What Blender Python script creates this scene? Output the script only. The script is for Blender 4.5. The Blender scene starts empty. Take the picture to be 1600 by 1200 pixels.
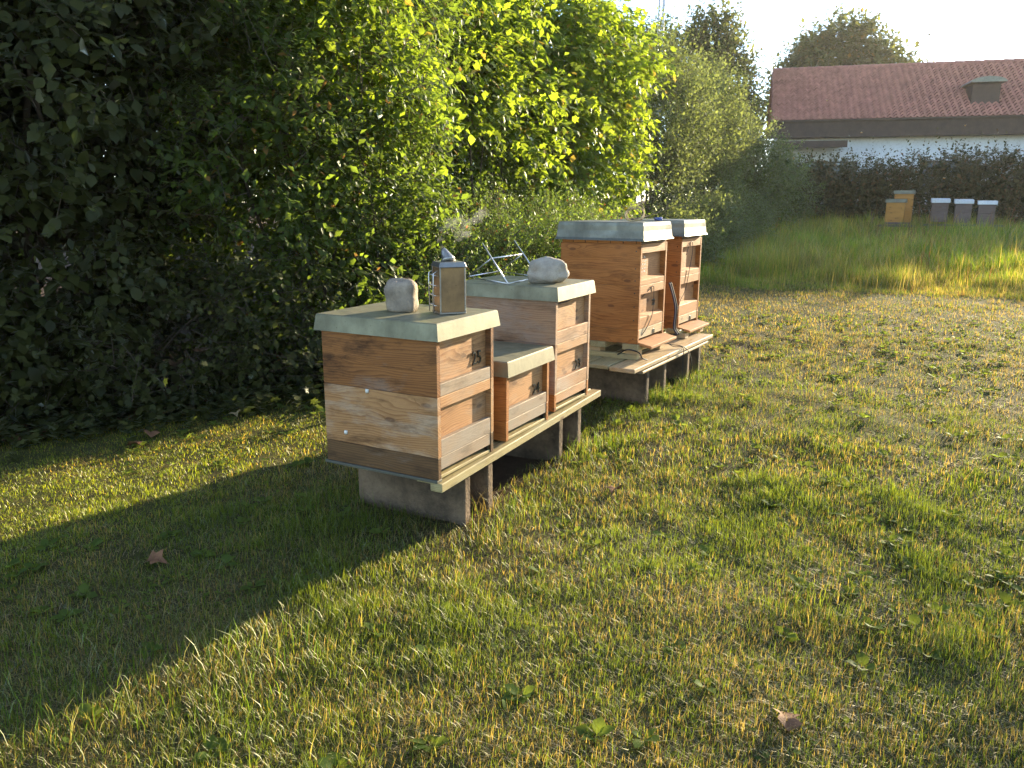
import bpy, math, random
import numpy as np
from mathutils import Vector, Matrix, noise as mnoise
R = math.radians
rng = np.random.default_rng(7)
random.seed(7)
scene = bpy.context.scene
COL = scene.collection

# ------------------------------------------------------------------ camera, sky, sun, exposure
CAM = Vector((-2.2568, -1.5106, 1.2333))
cd = bpy.data.cameras.new('camera'); cam = bpy.data.objects.new('camera', cd); COL.objects.link(cam)
cam.location = CAM
cd.sensor_width = 36.0; cd.lens = 1231.08 / 1600 * 36
cd.clip_start = 0.05; cd.clip_end = 600
_y, _p, _r = 0.4925, 0.2261, 0.0036
_f = Vector((math.cos(_y) * math.cos(_p), math.sin(_y) * math.cos(_p), -math.sin(_p)))
_rt = Vector((math.sin(_y), -math.cos(_y), 0)); _up = _rt.cross(_f)
_r2 = _rt * math.cos(_r) + _up * math.sin(_r); _u2 = -_rt * math.sin(_r) + _up * math.cos(_r)
cam.matrix_world = Matrix(((_r2.x, _u2.x, -_f.x, CAM.x), (_r2.y, _u2.y, -_f.y, CAM.y), (_r2.z, _u2.z, -_f.z, CAM.z), (0, 0, 0, 1)))
scene.camera = cam

SUN_AZ, SUN_EL = R(-12.0), R(11.4)
world = bpy.data.worlds.new('World'); scene.world = world; world.use_nodes = True
wn = world.node_tree.nodes; wl = world.node_tree.links
bgn = wn['Background']
sky = wn.new('ShaderNodeTexSky'); sky.sky_type = 'NISHITA'; sky.sun_disc = False
sky.sun_elevation = SUN_EL; sky.sun_rotation = R(90) - SUN_AZ
sky.air_density = .7; sky.dust_density = .12; sky.ozone_density = 1.3
# thin bright clouds mixed into the sky itself
tc = wn.new('ShaderNodeTexCoord'); mp = wn.new('ShaderNodeMapping'); mp.inputs['Scale'].default_value = (1, 1, 4.5)
nz = wn.new('ShaderNodeTexNoise'); nz.inputs['Scale'].default_value = 3.2; nz.inputs['Detail'].default_value = 7; nz.inputs['Roughness'].default_value = .6
rp = wn.new('ShaderNodeValToRGB'); rp.color_ramp.elements[0].position = .52; rp.color_ramp.elements[1].position = .74
rp.color_ramp.elements[1].color = (.75, .75, .75, 1)
mx = wn.new('ShaderNodeMix'); mx.data_type = 'RGBA'; mx.inputs[7].default_value = (6.5, 6.7, 7.0, 1)
wl.new(tc.outputs['Generated'], mp.inputs[0]); wl.new(mp.outputs[0], nz.inputs['Vector']); wl.new(nz.outputs[0], rp.inputs[0])
wl.new(rp.outputs[0], mx.inputs[0]); wl.new(sky.outputs[0], mx.inputs[6]); wl.new(mx.outputs[2], bgn.inputs[0])
bgn.inputs[1].default_value = 0.14
sl = bpy.data.lights.new('sun', 'SUN'); sl.energy = 5.0; sl.angle = R(0.55); sl.color = (1.0, .82, .53)
so = bpy.data.objects.new('sun', sl); COL.objects.link(so)
SDIR = Vector((math.cos(SUN_EL) * math.cos(SUN_AZ), math.cos(SUN_EL) * math.sin(SUN_AZ), math.sin(SUN_EL)))
so.rotation_euler = SDIR.to_track_quat('Z', 'Y').to_euler(); so.location = (20, -5, 12)
vs = scene.view_settings
vs.view_transform = 'Standard'; vs.look = 'None'; vs.gamma = 1.0; vs.exposure = 1.95; vs.use_curve_mapping = False
cy = scene.cycles
cy.use_denoising = True; cy.max_bounces = 7; cy.diffuse_bounces = 3; cy.glossy_bounces = 3; cy.transmission_bounces = 5
cy.volume_bounces = 1; cy.transparent_max_bounces = 8; cy.use_adaptive_sampling = True; cy.adaptive_threshold = .02
cy.caustics_reflective = False; cy.caustics_refractive = False; cy.sample_clamp_indirect = 8

# ------------------------------------------------------------------ helpers
def tag(o, label=None, cat=None, group=None, kind=None):
    if label: o['label'] = label
    if cat: o['category'] = cat
    if group: o['group'] = group
    if kind: o['kind'] = kind
    return o

def empty(name, loc=(0, 0, 0), rz=0.0):
    o = bpy.data.objects.new(name, None); COL.objects.link(o)
    o.location = loc; o.rotation_euler = (0, 0, rz); o.empty_display_size = .05
    return o

def mesh_obj(name, verts, faces, mat, parent=None, smooth=False, attrs=None):
    me = bpy.data.meshes.new(name)
    me.from_pydata([tuple(v) for v in verts], [], [tuple(f) for f in faces])
    me.materials.append(mat)
    if smooth: me.polygons.foreach_set('use_smooth', np.ones(len(me.polygons), bool))
    if attrs is not None:
        a = me.attributes.new('gc', 'FLOAT_VECTOR', 'POINT'); a.data.foreach_set('vector', np.asarray(attrs, np.float32).ravel())
    me.update()
    o = bpy.data.objects.new(name, me); COL.objects.link(o)
    if parent: o.parent = parent
    return o

def fast_mesh(name, V, F, mat, parent=None, smooth=False, col=None):
    """V (n,3) float, F (m,3) int triangles"""
    V = np.ascontiguousarray(V, np.float32); F = np.ascontiguousarray(F, np.int32)
    me = bpy.data.meshes.new(name)
    me.vertices.add(len(V)); me.vertices.foreach_set('co', V.ravel())
    me.loops.add(F.size); me.loops.foreach_set('vertex_index', F.ravel())
    me.polygons.add(len(F)); me.polygons.foreach_set('loop_start', np.arange(0, F.size, 3, dtype=np.int32))
    if smooth: me.polygons.foreach_set('use_smooth', np.ones(len(F), bool))
    if col is not None:
        a = me.attributes.new('tint', 'FLOAT_COLOR', 'POINT')
        c = np.ones((len(V), 4), np.float32); c[:, :3] = col; a.data.foreach_set('color', c.ravel())
    me.materials.append(mat); me.update(); me.validate()
    o = bpy.data.objects.new(name, me); COL.objects.link(o)
    if parent: o.parent = parent
    return o

class NT:
    def __init__(s, name):
        s.m = bpy.data.materials.new(name); s.m.use_nodes = True
        s.t = s.m.node_tree; s.n = s.t.nodes; s.l = s.t.links
        s.out = s.n['Material Output']; s.b = s.n['Principled BSDF']
    def new(s, typ, **kw):
        n = s.n.new(typ)
        for k, v in kw.items():
            if k.startswith('i_'):
                k2 = k[2:]; k2 = int(k2) if k2.isdigit() else k2.replace('_', ' ')
                n.inputs[k2].default_value = v
            else: setattr(n, k, v)
        return n
    def link(s, a, b): s.l.new(a, b)
    def math(s, op, a, b=None, c=None):
        n = s.new('ShaderNodeMath', operation=op)
        for i, x in enumerate((a, b, c)):
            if x is None: continue
            if isinstance(x, (int, float)): n.inputs[i].default_value = x
            else: s.link(x, n.inputs[i])
        return n.outputs[0]
    def noise(s, vec, scale, detail=4, rough=.55, dist=0, dims='3D'):
        n = s.new('ShaderNodeTexNoise', noise_dimensions=dims); n.inputs['Scale'].default_value = scale
        n.inputs['Detail'].default_value = detail; n.inputs['Roughness'].default_value = rough; n.inputs['Distortion'].default_value = dist
        if vec is not None: s.link(vec, n.inputs['Vector'])
        return n
    def ramp(s, fac, pts, interp='LINEAR'):
        n = s.new('ShaderNodeValToRGB'); e = n.color_ramp.elements; n.color_ramp.interpolation = interp
        while len(e) < len(pts): e.new(.5)
        for q, (p, c) in zip(e, pts):
            q.position = p; q.color = (c, c, c, 1) if isinstance(c, (int, float)) else (*c, 1)
        s.link(fac, n.inputs[0]); return n.outputs[0]
    def mix(s, fac, a, b, mode='MIX'):
        n = s.new('ShaderNodeMix', data_type='RGBA', blend_type=mode)
        for i, x in ((0, fac), (6, a), (7, b)):
            if isinstance(x, (int, float)): n.inputs[i].default_value = x
            elif isinstance(x, tuple): n.inputs[i].default_value = (*x, 1)
            else: s.link(x, n.inputs[i])
        return n.outputs[2]
    def bump(s, h, strength=.3, dist=.01):
        n = s.new('ShaderNodeBump'); n.inputs['Strength'].default_value = strength; n.inputs['Distance'].default_value = dist
        s.link(h, n.inputs['Height']); s.link(n.outputs[0], s.b.inputs['Normal']); return n
    def scale(s, vec, sc):
        n = s.new('ShaderNodeMapping'); n.inputs['Scale'].default_value = sc; s.link(vec, n.inputs[0]); return n.outputs[0]

# ------------------------------------------------------------------ materials
def wood(name, light, dark, knot=(.10, .035, .012), grey=0.0, stain=.3, lines=95.0, greycol=(.30, .27, .23)):
    t = NT(name)
    at = t.new('ShaderNodeAttribute', attribute_name='gc'); g = at.outputs['Vector']
    # knots: sparse voronoi cells stretched along the grain
    kv = t.scale(g, (4.2, 11, 0))
    vo = t.new('ShaderNodeTexVoronoi', feature='F1', voronoi_dimensions='2D'); vo.inputs['Scale'].default_value = 1.0; t.link(kv, vo.inputs['Vector'])
    sel = t.ramp(t.new('ShaderNodeSeparateColor').outputs[0], [(.55, 0), (.62, .55), (1, 1)])
    sc = [n for n in t.n if n.type == 'SEPARATE_COLOR'][0]; t.link(vo.outputs['Color'], sc.inputs[0])
    kd = t.ramp(vo.outputs['Distance'], [(0, 1.0), (.07, .8), (.11, .35), (.45, 0.0)])
    kb = t.math('MULTIPLY', kd, sel)
    # rings
    wn1 = t.noise(t.scale(g, (1.3, 5.5, 5.5)), 1.0, 3, .5)
    wn2 = t.noise(t.scale(g, (6, 30, 30)), 1.0, 2, .5)
    sx = t.new('ShaderNodeSeparateXYZ'); t.link(g, sx.inputs[0])
    ph = t.math('MULTIPLY_ADD', t.math('ADD', sx.outputs[1], t.math('MULTIPLY', sx.outputs[2], .6)), lines, t.math('MULTIPLY', wn1.outputs[0], 14.0))
    ph = t.math('ADD', ph, t.math('MULTIPLY', kb, 5.0)); ph = t.math('ADD', ph, t.math('MULTIPLY', wn2.outputs[0], .8))
    w = t.math('FRACT', ph)
    band = t.ramp(w, [(0, 0.0), (.55, .25), (.86, 1.0), (.93, .9), (1.0, 0.0)])
    fib = t.noise(t.scale(g, (14, 420, 420)), 1.0, 3, .6)
    big = t.noise(t.scale(g, (2.2, 7, 7)), 1.0, 3, .55)
    f = t.math('ADD', t.math('MULTIPLY', band, .55), t.math('MULTIPLY', t.math('SUBTRACT', fib.outputs[0], .5), .55))
    f = t.math('ADD', f, t.math('MULTIPLY', t.math('SUBTRACT', big.outputs[0], .5), 1.1))
    c = t.mix(t.ramp(f, [(0, 0.0), (.75, 1.0)]), light, dark)
    kc = t.ramp(kb, [(0, 0), (.28, .12), (.5, .7), (.8, 1), (1, .8)])
    c = t.mix(t.math('MULTIPLY', kc, .8), c, knot)
    # weathering: grey patches and brown stains with shapes of their own
    gn = t.noise(t.scale(g, (4, 9, 9)), 1.0, 6, .65)
    if grey > 0:
        gm = t.ramp(gn.outputs[0], [(.62 - .45 * grey, 0.0), (.85 - .35 * grey, min(1, .5 + .5 * grey))])
        c = t.mix(gm, c, t.mix(fib.outputs[0], tuple(x * .55 for x in greycol), tuple(x * 1.35 for x in greycol)))
    sn = t.noise(t.scale(g, (5, 16, 16)), 1.0, 7, .7)
    sm = t.ramp(sn.outputs[0], [(.50, 0.0), (.68, stain)])
    c = t.mix(sm, c, tuple(x * .35 for x in dark))
    sp = t.noise(g, 260, 2, .5); spm = t.ramp(sp.outputs[0], [(.70, 0), (.76, .5)])
    c = t.mix(spm, c, (.03, .02, .012))
    t.link(c, t.b.inputs['Base Color'])
    t.link(t.ramp(gn.outputs[0], [(.3, .5), (.7, .78)]), t.b.inputs['Roughness'])
    t.b.inputs['Specular IOR Level'].default_value = .28
    t.bump(t.math('ADD', t.math('MULTIPLY', fib.outputs[0], .6), t.math('MULTIPLY', band, .5)), .35, .0015)
    return t.m

W_ORANGE = wood('wood_honey', (.29, .115, .032), (.11, .038, .010), stain=.85, grey=.12)
W_PINE = wood('wood_pale_pine', (.44, .225, .092), (.25, .108, .038), stain=.6, grey=.25, greycol=(.36, .29, .21))
W_PINES = wood('wood_paint_smeared_pine', (.43, .22, .088), (.23, .095, .033), stain=.7, grey=.33, greycol=(.56, .46, .34))
W_PINK = wood('wood_weathered_pine', (.44, .245, .13), (.27, .135, .065), stain=.55, grey=.38, greycol=(.40, .34, .28))
W_GREY = wood('wood_grey', (.36, .24, .145), (.20, .125, .07), stain=.55, grey=.75, greycol=(.29, .24, .185))
W_DARK = wood('wood_dark_brown', (.145, .075, .030), (.06, .028, .012), stain=.6, grey=.1)
W_RED = wood('wood_glazed', (.42, .160, .040), (.22, .070, .014), stain=.5, lines=80)
W_REDF = wood('wood_glazed_front', (.44, .20, .075), (.27, .105, .034), stain=.4, lines=110)
W_PLANK = wood('wood_mossy_plank', (.40, .32, .15), (.24, .17, .07), stain=.5, grey=.35, greycol=(.34, .32, .2))
W_PLANK2 = wood('wood_sunbleached_plank', (.52, .36, .18), (.32, .19, .08), stain=.45, grey=.35, greycol=(.45, .38, .28))
W_FAR = wood('wood_far_orange', (.52, .25, .06), (.36, .15, .035), stain=.2)
W_FARG = wood('wood_far_brown', (.16, .115, .10), (.10, .07, .06), stain=.2, grey=.3, greycol=(.2, .17, .16))

def metal(name, col, rough=.42, metallic=.55, dirt=(.16, .15, .11), amt=.5):
    t = NT(name); tc = t.new('ShaderNodeTexCoord'); v = tc.outputs['Object']
    n1 = t.noise(v, 9, 6, .65); n2 = t.noise(t.scale(v, (30, 30, 8)), 1.0, 4, .6); n3 = t.noise(v, 120, 3, .6)
    c = t.mix(t.ramp(n1.outputs[0], [(.35, 0), (.75, amt)]), col, dirt)
    c = t.mix(t.ramp(n2.outputs[0], [(.5, 0), (.8, .4)]), c, tuple(min(1, x * 1.25) for x in col))
    c = t.mix(t.ramp(n3.outputs[0], [(.66, 0), (.72, .7)]), c, tuple(x * .4 for x in dirt))
    t.link(c, t.b.inputs['Base Color']); t.b.inputs['Metallic'].default_value = metallic
    t.link(t.ramp(n1.outputs[0], [(.3, rough - .1), (.7, rough + .18)]), t.b.inputs['Roughness'])
    t.bump(n1.outputs[0], .12, .01)
    return t.m
M_LID = metal('painted_sheet_lid', (.225, .213, .132), .48, .3, (.125, .11, .065), .9)
M_LID2 = metal('zinc_lid', (.175, .175, .145), .38, .6, (.085, .08, .06), .75)
M_LIDB = metal('far_lid', (.50, .54, .62), .35, .4, (.5, .52, .55), .3)
M_STEEL = metal('steel_wire', (.72, .72, .72), .3, .9, (.4, .38, .35), .3)
M_TIN = metal('stained_tin', (.31, .195, .095), .40, .65, (.09, .055, .03), .85)
M_TINB = metal('tin_edges', (.36, .35, .32), .36, .85, (.14, .10, .07), .7)
M_DARKM = metal('dark_metal', (.06, .06, .065), .3, .9, (.03, .03, .03), .3)
M_MAST = metal('mast_metal', (.55, .57, .58), .4, .7, (.4, .4, .4), .3)

def plain(name, col, rough=.7, nscale=6, var=.35, bump=.2, spec=.3):
    t = NT(name); tc = t.new('ShaderNodeTexCoord'); v = tc.outputs['Object']
    n1 = t.noise(v, nscale, 7, .65); n2 = t.noise(v, nscale * 9, 4, .6)
    c = t.mix(t.ramp(n1.outputs[0], [(.3, 0), (.7, 1)]), tuple(x * (1 - var) for x in col), tuple(min(1, x * (1 + var * .6)) for x in col))
    c = t.mix(t.ramp(n2.outputs[0], [(.5, 0), (.75, .5)]), c, tuple(x * .55 for x in col))
    t.link(c, t.b.inputs['Base Color']); t.b.inputs['Roughness'].default_value = rough; t.b.inputs['Specular IOR Level'].default_value = spec
    t.bump(n2.outputs[0], bump, .01)
    return t.m
M_CONC = plain('old_concrete', (.165, .112, .068), .9, 7, .75, .8)
M_STONE = plain('field_stone', (.34, .275, .205), .8, 14, .4, .5)
M_STONE2 = plain('pale_boulder', (.42, .36, .285), .8, 16, .35, .5)
M_CORD = plain('black_cord', (.018, .018, .02), .6, 30, .2, .1)
M_ROPE = plain('straw_twine', (.46, .34, .17), .85, 60, .3, .4)
M_STRAP = plain('navy_strap', (.03, .035, .07), .7, 40, .3, .2)
M_BLUE = plain('blue_cloth', (.10, .14, .35), .8, 40, .3, .2)
M_WHITE = plain('white_wall', (.74, .77, .80), .85, 1.2, .08, .05)
M_FASCIA = plain('dark_fascia', (.065, .045, .035), .7, 4, .3, .1)
M_TILE = plain('clay_tile', (.40, .18, .14), .75, 2.6, .5, .3)
M_VENT = plain('brown_vent', (.07, .048, .038), .7, 5, .3, .1)
M_BARK = plain('bark', (.11, .085, .06), .9, 20, .4, .6)
M_CHALK = plain('chalk', (.80, .78, .70), .9, 60, .2, .2)
M_GLASS = metal('window_glass', (.20, .25, .31), .12, .3, (.12, .14, .17), .3)
M_RAIL = plain('grey_rail', (.16, .135, .10), .85, 10, .35, .3)
M_LITTER = plain('dry_leaf', (.20, .095, .045), .75, 40, .4, .3)
M_BEE = plain('bee_body', (.45, .26, .08), .6, 200, .4, .1)

def leaf_mat(name, lo, hi, trans, tmix=.42, gloss=.35, rough=.42, autumn=None, aut_p=.0):
    t = NT(name); t.n.remove(t.b)
    ge = t.new('ShaderNodeNewGeometry'); oi = t.new('ShaderNodeObjectInfo'); tc = t.new('ShaderNodeTexCoord')
    r = t.math('FRACT', t.math('ADD', ge.outputs['Random Per Island'], oi.outputs['Random']))
    nz = t.noise(ge.outputs['Position'], 1.3, 2, .5)
    f = t.math('ADD', t.math('MULTIPLY', r, .65), t.math('MULTIPLY', nz.outputs[0], .4))
    c = t.mix(t.ramp(f, [(.1, 0), (.9, 1)]), lo, hi)
    ct = t.mix(t.ramp(f, [(.1, 0), (.9, 1)]), tuple(x * .7 for x in trans), tuple(min(1, x * 1.25) for x in trans))
    if autumn:
        am = t.math('GREATER_THAN', t.math('FRACT', t.math('MULTIPLY', r, 17.3)), 1 - aut_p)
        c = t.mix(am, c, autumn); ct = t.mix(am, ct, tuple(min(1, x * 1.8) for x in autumn))
    d = t.new('ShaderNodeBsdfDiffuse'); t.link(c, d.inputs[0])
    tr = t.new('ShaderNodeBsdfTranslucent'); t.link(ct, tr.inputs[0])
    m1 = t.new('ShaderNodeMixShader'); m1.inputs[0].default_value = tmix; t.link(d.outputs[0], m1.inputs[1]); t.link(tr.outputs[0], m1.inputs[2])
    gl = t.new('ShaderNodeBsdfGlossy'); gl.inputs['Roughness'].default_value = rough; gl.inputs[0].default_value = (.8, .85, .8, 1)
    fr = t.new('ShaderNodeFresnel'); fr.inputs[0].default_value = 1.42
    m2 = t.new('ShaderNodeMixShader'); t.link(t.math('MULTIPLY', fr.outputs[0], gloss), m2.inputs[0])
    t.link(m1.outputs[0], m2.inputs[1]); t.link(gl.outputs[0], m2.inputs[2]); t.link(m2.outputs[0], t.out.inputs[0])
    return t.m
L_HAZEL = leaf_mat('leaf_hazel', (.019, .023, .007), (.060, .064, .016), (.15, .19, .022), .38, 0.40, 0.46)
L_DOG = leaf_mat('leaf_dogwood', (.022, .036, .009), (.070, .092, .020), (.30, .43, .035), .50, 0.35, 0.48, (.22, .12, .03), .02)
L_BRIGHT = leaf_mat('leaf_bright', (.045, .078, .014), (.12, .16, .026), (.46, .60, .035), .55, 0.30, 0.51, (.34, .24, .03), .03)
L_PRIVET = leaf_mat('leaf_privet', (.045, .075, .018), (.13, .18, .045), (.36, .50, .06), .38, 0.40, 0.44, (.30, .12, .03), .02)
L_GREYG = leaf_mat('leaf_grey_green', (.040, .060, .026), (.10, .125, .050), (.32, .38, .09), .42, 0.30, 0.51)
L_FAR = leaf_mat('leaf_far_tree', (.026, .042, .016), (.070, .088, .030), (.26, .29, .06), .40, 0.20, 0.56, (.24, .16, .04), .04)
L_HEDGE = leaf_mat('leaf_far_hedge', (.038, .042, .019), (.085, .082, .038), (.14, .13, .04), .3, 0.20, 0.56, (.15, .09, .04), .10)
L_WEED = leaf_mat('leaf_weed', (.045, .080, .020), (.10, .14, .035), (.38, .48, .05), .48, .10, .55)

def grass_mat(name):
    t = NT(name); t.n.remove(t.b)
    at = t.new('ShaderNodeAttribute', attribute_name='tint')
    d = t.new('ShaderNodeBsdfDiffuse'); t.link(at.outputs[0], d.inputs[0])
    tr = t.new('ShaderNodeBsdfTranslucent'); t.link(t.mix(1.0, at.outputs[0], (3.1, 3.0, 1.3), 'MULTIPLY'), tr.inputs[0])
    m1 = t.new('ShaderNodeMixShader'); m1.inputs[0].default_value = .42; t.link(d.outputs[0], m1.inputs[1]); t.link(tr.outputs[0], m1.inputs[2])
    gl = t.new('ShaderNodeBsdfGlossy'); gl.inputs['Roughness'].default_value = .55; gl.inputs[0].default_value = (.8, .8, .7, 1)
    fr = t.new('ShaderNodeFresnel'); fr.inputs[0].default_value = 1.4
    m2 = t.new('ShaderNodeMixShader'); t.link(t.math('MULTIPLY', fr.outputs[0], .14), m2.inputs[0])
    t.link(m1.outputs[0], m2.inputs[1]); t.link(gl.outputs[0], m2.inputs[2]); t.link(m2.outputs[0], t.out.inputs[0])
    return t.m
M_GRASS = grass_mat('grass_blades')

def ground_mat():
    t = NT('lawn_soil'); ge = t.new('ShaderNodeNewGeometry'); v = ge.outputs['Position']
    n1 = t.noise(v, .9, 6, .65); n2 = t.noise(v, 14, 6, .7); n3 = t.noise(t.scale(v, (1, 1, 1)), 90, 4, .7)
    c = t.mix(t.ramp(n2.outputs[0], [(.3, 0), (.7, 1)]), (.045, .052, .014), (.095, .092, .028))
    c = t.mix(t.ramp(n1.outputs[0], [(.45, 0), (.7, .6)]), c, (.14, .105, .05))
    c = t.mix(t.ramp(n3.outputs[0], [(.45, 0), (.75, .8)]), c, (.035, .030, .014))
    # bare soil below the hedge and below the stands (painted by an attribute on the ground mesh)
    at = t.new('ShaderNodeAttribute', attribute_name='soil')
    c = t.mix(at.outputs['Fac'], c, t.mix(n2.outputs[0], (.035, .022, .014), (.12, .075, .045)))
    t.link(c, t.b.inputs['Base Color']); t.b.inputs['Roughness'].default_value = .95; t.b.inputs['Specular IOR Level'].default_value = .1
    t.bump(t.math('ADD', n3.outputs[0], n2.outputs[0]), .7, .03)
    return t.m

# ------------------------------------------------------------------ ground
def fbm(x, y, s, seed=0.0):
    """cheap smooth pseudo noise, roughly -1..1"""
    v = np.zeros_like(x); a = 1.0; tot = 0
    for i in range(4):
        k = s * 2 ** i
        an = 1.3 * i + seed
        u = x * math.cos(an) - y * math.sin(an); w = x * math.sin(an) + y * math.cos(an)
        v += a * np.sin(u * k + 2.1 * np.sin(w * k * .7 + seed) + i) * np.cos(w * k * 1.1 + 1.7 * np.sin(u * k * .6 + i * 2.0) + seed)
        tot += a; a *= .6
    return v / tot * 1.6

def gh(x, y):
    x = np.asarray(x, float); y = np.asarray(y, float)
    r = np.maximum(0, x - .4); base = .021 * r * np.minimum(1, r / 1.5) - np.maximum(0, x - 40) * .012
    base = np.where(x > 120, .021 * 119 - 80 * .012, base)
    near = np.clip((12 - np.abs(x)) / 6, .1, 1)
    return base + (.013 * fbm(x, y, 1.3) + .0075 * fbm(x, y, 5.3, 2.2) + .004 * fbm(x, y, 12.0, 4.4)) * near
def gz(x, y): return float(gh(np.array([x]), np.array([y]))[0])

def hedge_base(x):      # y of the line where lawn meets the hedge soil
    xs = [-6, -1, 0, .8, 1.3, 2.0, 3.0, 4, 6, 9, 12, 30]; ys = [5.5, 3.1, 2.62, 2.2, 1.85, 1.68, 1.5, 1.3, 1.25, 1.7, 1.9, 2.0]
    return np.interp(x, xs, ys)
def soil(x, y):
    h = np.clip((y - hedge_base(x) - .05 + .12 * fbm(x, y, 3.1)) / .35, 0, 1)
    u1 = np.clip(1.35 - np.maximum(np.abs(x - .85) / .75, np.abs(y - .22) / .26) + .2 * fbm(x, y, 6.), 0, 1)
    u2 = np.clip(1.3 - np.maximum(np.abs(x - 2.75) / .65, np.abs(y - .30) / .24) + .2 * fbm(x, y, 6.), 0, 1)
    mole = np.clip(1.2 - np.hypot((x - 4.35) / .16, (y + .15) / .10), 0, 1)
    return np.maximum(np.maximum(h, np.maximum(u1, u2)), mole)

def axis(lo, hi, d0, centre, growth):
    a = [centre]; d = d0
    while a[-1] < hi: a.append(a[-1] + d); d *= growth if a[-1] > centre + 4 else 1
    b = [centre]; d = d0
    while b[-1] > lo: b.append(b[-1] - d); d *= growth if b[-1] < centre - 4 else 1
    return np.array(b[:0:-1] + a)
gx = axis(-50, 125, .10, 1.5, 1.08); gy = axis(-80, 80, .10, 0.5, 1.08)
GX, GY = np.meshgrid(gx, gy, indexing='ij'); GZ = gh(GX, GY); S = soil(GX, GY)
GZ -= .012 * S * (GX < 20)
nx, ny = GX.shape; I = np.arange(nx * ny).reshape(nx, ny)
q = np.stack([I[:-1, :-1], I[1:, :-1], I[1:, 1:], I[:-1, 1:]], -1).reshape(-1, 4)
GF = np.concatenate([q[:, [0, 1, 2]], q[:, [0, 2, 3]]])
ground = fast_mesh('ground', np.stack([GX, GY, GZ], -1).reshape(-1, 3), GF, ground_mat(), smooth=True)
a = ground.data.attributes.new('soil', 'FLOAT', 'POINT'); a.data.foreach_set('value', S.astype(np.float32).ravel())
tag(ground, kind='structure')

# ------------------------------------------------------------------ box and tube builders
def chamfer(x0, x1, y0, y1, z0, z1, c=.0015):
    c = min(c, .35 * min(x1 - x0, y1 - y0, z1 - z0))
    V = []; idx = {}
    for sx in (0, 1):
        for sy in (0, 1):
            for sz in (0, 1):
                X = (x0, x1)[sx]; Y = (y0, y1)[sy]; Z = (z0, z1)[sz]; dx = c if sx == 0 else -c; dy = c if sy == 0 else -c; dz = c if sz == 0 else -c
                for ax in range(3):
                    idx[sx, sy, sz, ax] = len(V)
                    V.append((X + (dx if ax != 0 else 0), Y + (dy if ax != 1 else 0), Z + (dz if ax != 2 else 0)))
    F = []
    g = lambda a, b, d, ax: idx[a, b, d, ax]
    for s in (0, 1):
        f = [g(s, 0, 0, 0), g(s, 1, 0, 0), g(s, 1, 1, 0), g(s, 0, 1, 0)]; F.append(f if s else f[::-1])
        f = [g(0, s, 0, 1), g(0, s, 1, 1), g(1, s, 1, 1), g(1, s, 0, 1)]; F.append(f if s else f[::-1])
        f = [g(0, 0, s, 2), g(1, 0, s, 2), g(1, 1, s, 2), g(0, 1, s, 2)]; F.append(f if s else f[::-1])
    for a in (0, 1):
        for b in (0, 1):
            F.append([g(0, a, b, 1), g(1, a, b, 1), g(1, a, b, 2), g(0, a, b, 2)])
            F.append([g(a, 0, b, 0), g(a, 1, b, 0), g(a, 1, b, 2), g(a, 0, b, 2)])
            F.append([g(a, b, 0, 0), g(a, b, 1, 0), g(a, b, 1, 1), g(a, b, 0, 1)])
            for d in (0, 1): F.append([g(a, b, d, 0), g(a, b, d, 1), g(a, b, d, 2)])
    return V, F

def box(name, b, mat, parent=None, grain='x', c=.0015, warp=0.0, label=None):
    V, F = chamfer(*b, c=c)
    V = np.array(V)
    perm = {'x': (0, 2, 1), 'y': (1, 2, 0), 'z': (2, 0, 1)}[grain]
    off = np.array([random.uniform(0, 40), random.uniform(0, 40), random.uniform(0, 40)])
    gc = V[:, perm] - V[:, perm].min(0) + off
    if warp: V = V + rng.normal(0, warp, V.shape)
    o = mesh_obj(name, V, F, mat, parent, attrs=gc)
    if label: o['label'] = label
    return o

def tube(pts, r, n=8, closed=False, taper=None):
    P = [Vector(p) for p in pts]; m = len(P); V = []; F = []
    nrm = None
    for i, p in enumerate(P):
        t = (P[(i + 1) % m] - P[i - 1]) if closed else (P[min(i + 1, m - 1)] - P[max(i - 1, 0)])
        t.normalize()
        if nrm is None: nrm = t.orthogonal().normalized()
        nrm = (nrm - t * nrm.dot(t)).normalized(); bn = t.cross(nrm)
        rr = r if taper is None else r * (1 + (taper - 1) * i / (m - 1))
        for k in range(n):
            a = 2 * math.pi * k / n; V.append(p + (nrm * math.cos(a) + bn * math.sin(a)) * rr)
    for i in range(m if closed else m - 1):
        for k in range(n):
            j = (i + 1) % m; F.append((i * n + k, i * n + (k + 1) % n, j * n + (k + 1) % n, j * n + k))
    if not closed: F.append(tuple(range(n))[::-1]); F.append(tuple((m - 1) * n + k for k in range(n)))
    return V, F
def tube_obj(name, pts, r, mat, parent=None, n=8, closed=False, taper=None):
    V, F = tube(pts, r, n, closed, taper); return mesh_obj(name, V, F, mat, parent, smooth=True)
def spline(pts, k=8):
    P = [Vector(p) for p in pts]; out = []
    for i in range(len(P) - 1):
        a, b, c, d = P[max(i - 1, 0)], P[i], P[i + 1], P[min(i + 2, len(P) - 1)]
        for j in range(k):
            s = j / k; out.append(.5 * ((2 * b) + (c - a) * s + (2 * a - 5 * b + 4 * c - d) * s * s + (3 * b - a - 3 * c + d) * s ** 3))
    return out + [P[-1]]

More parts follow.
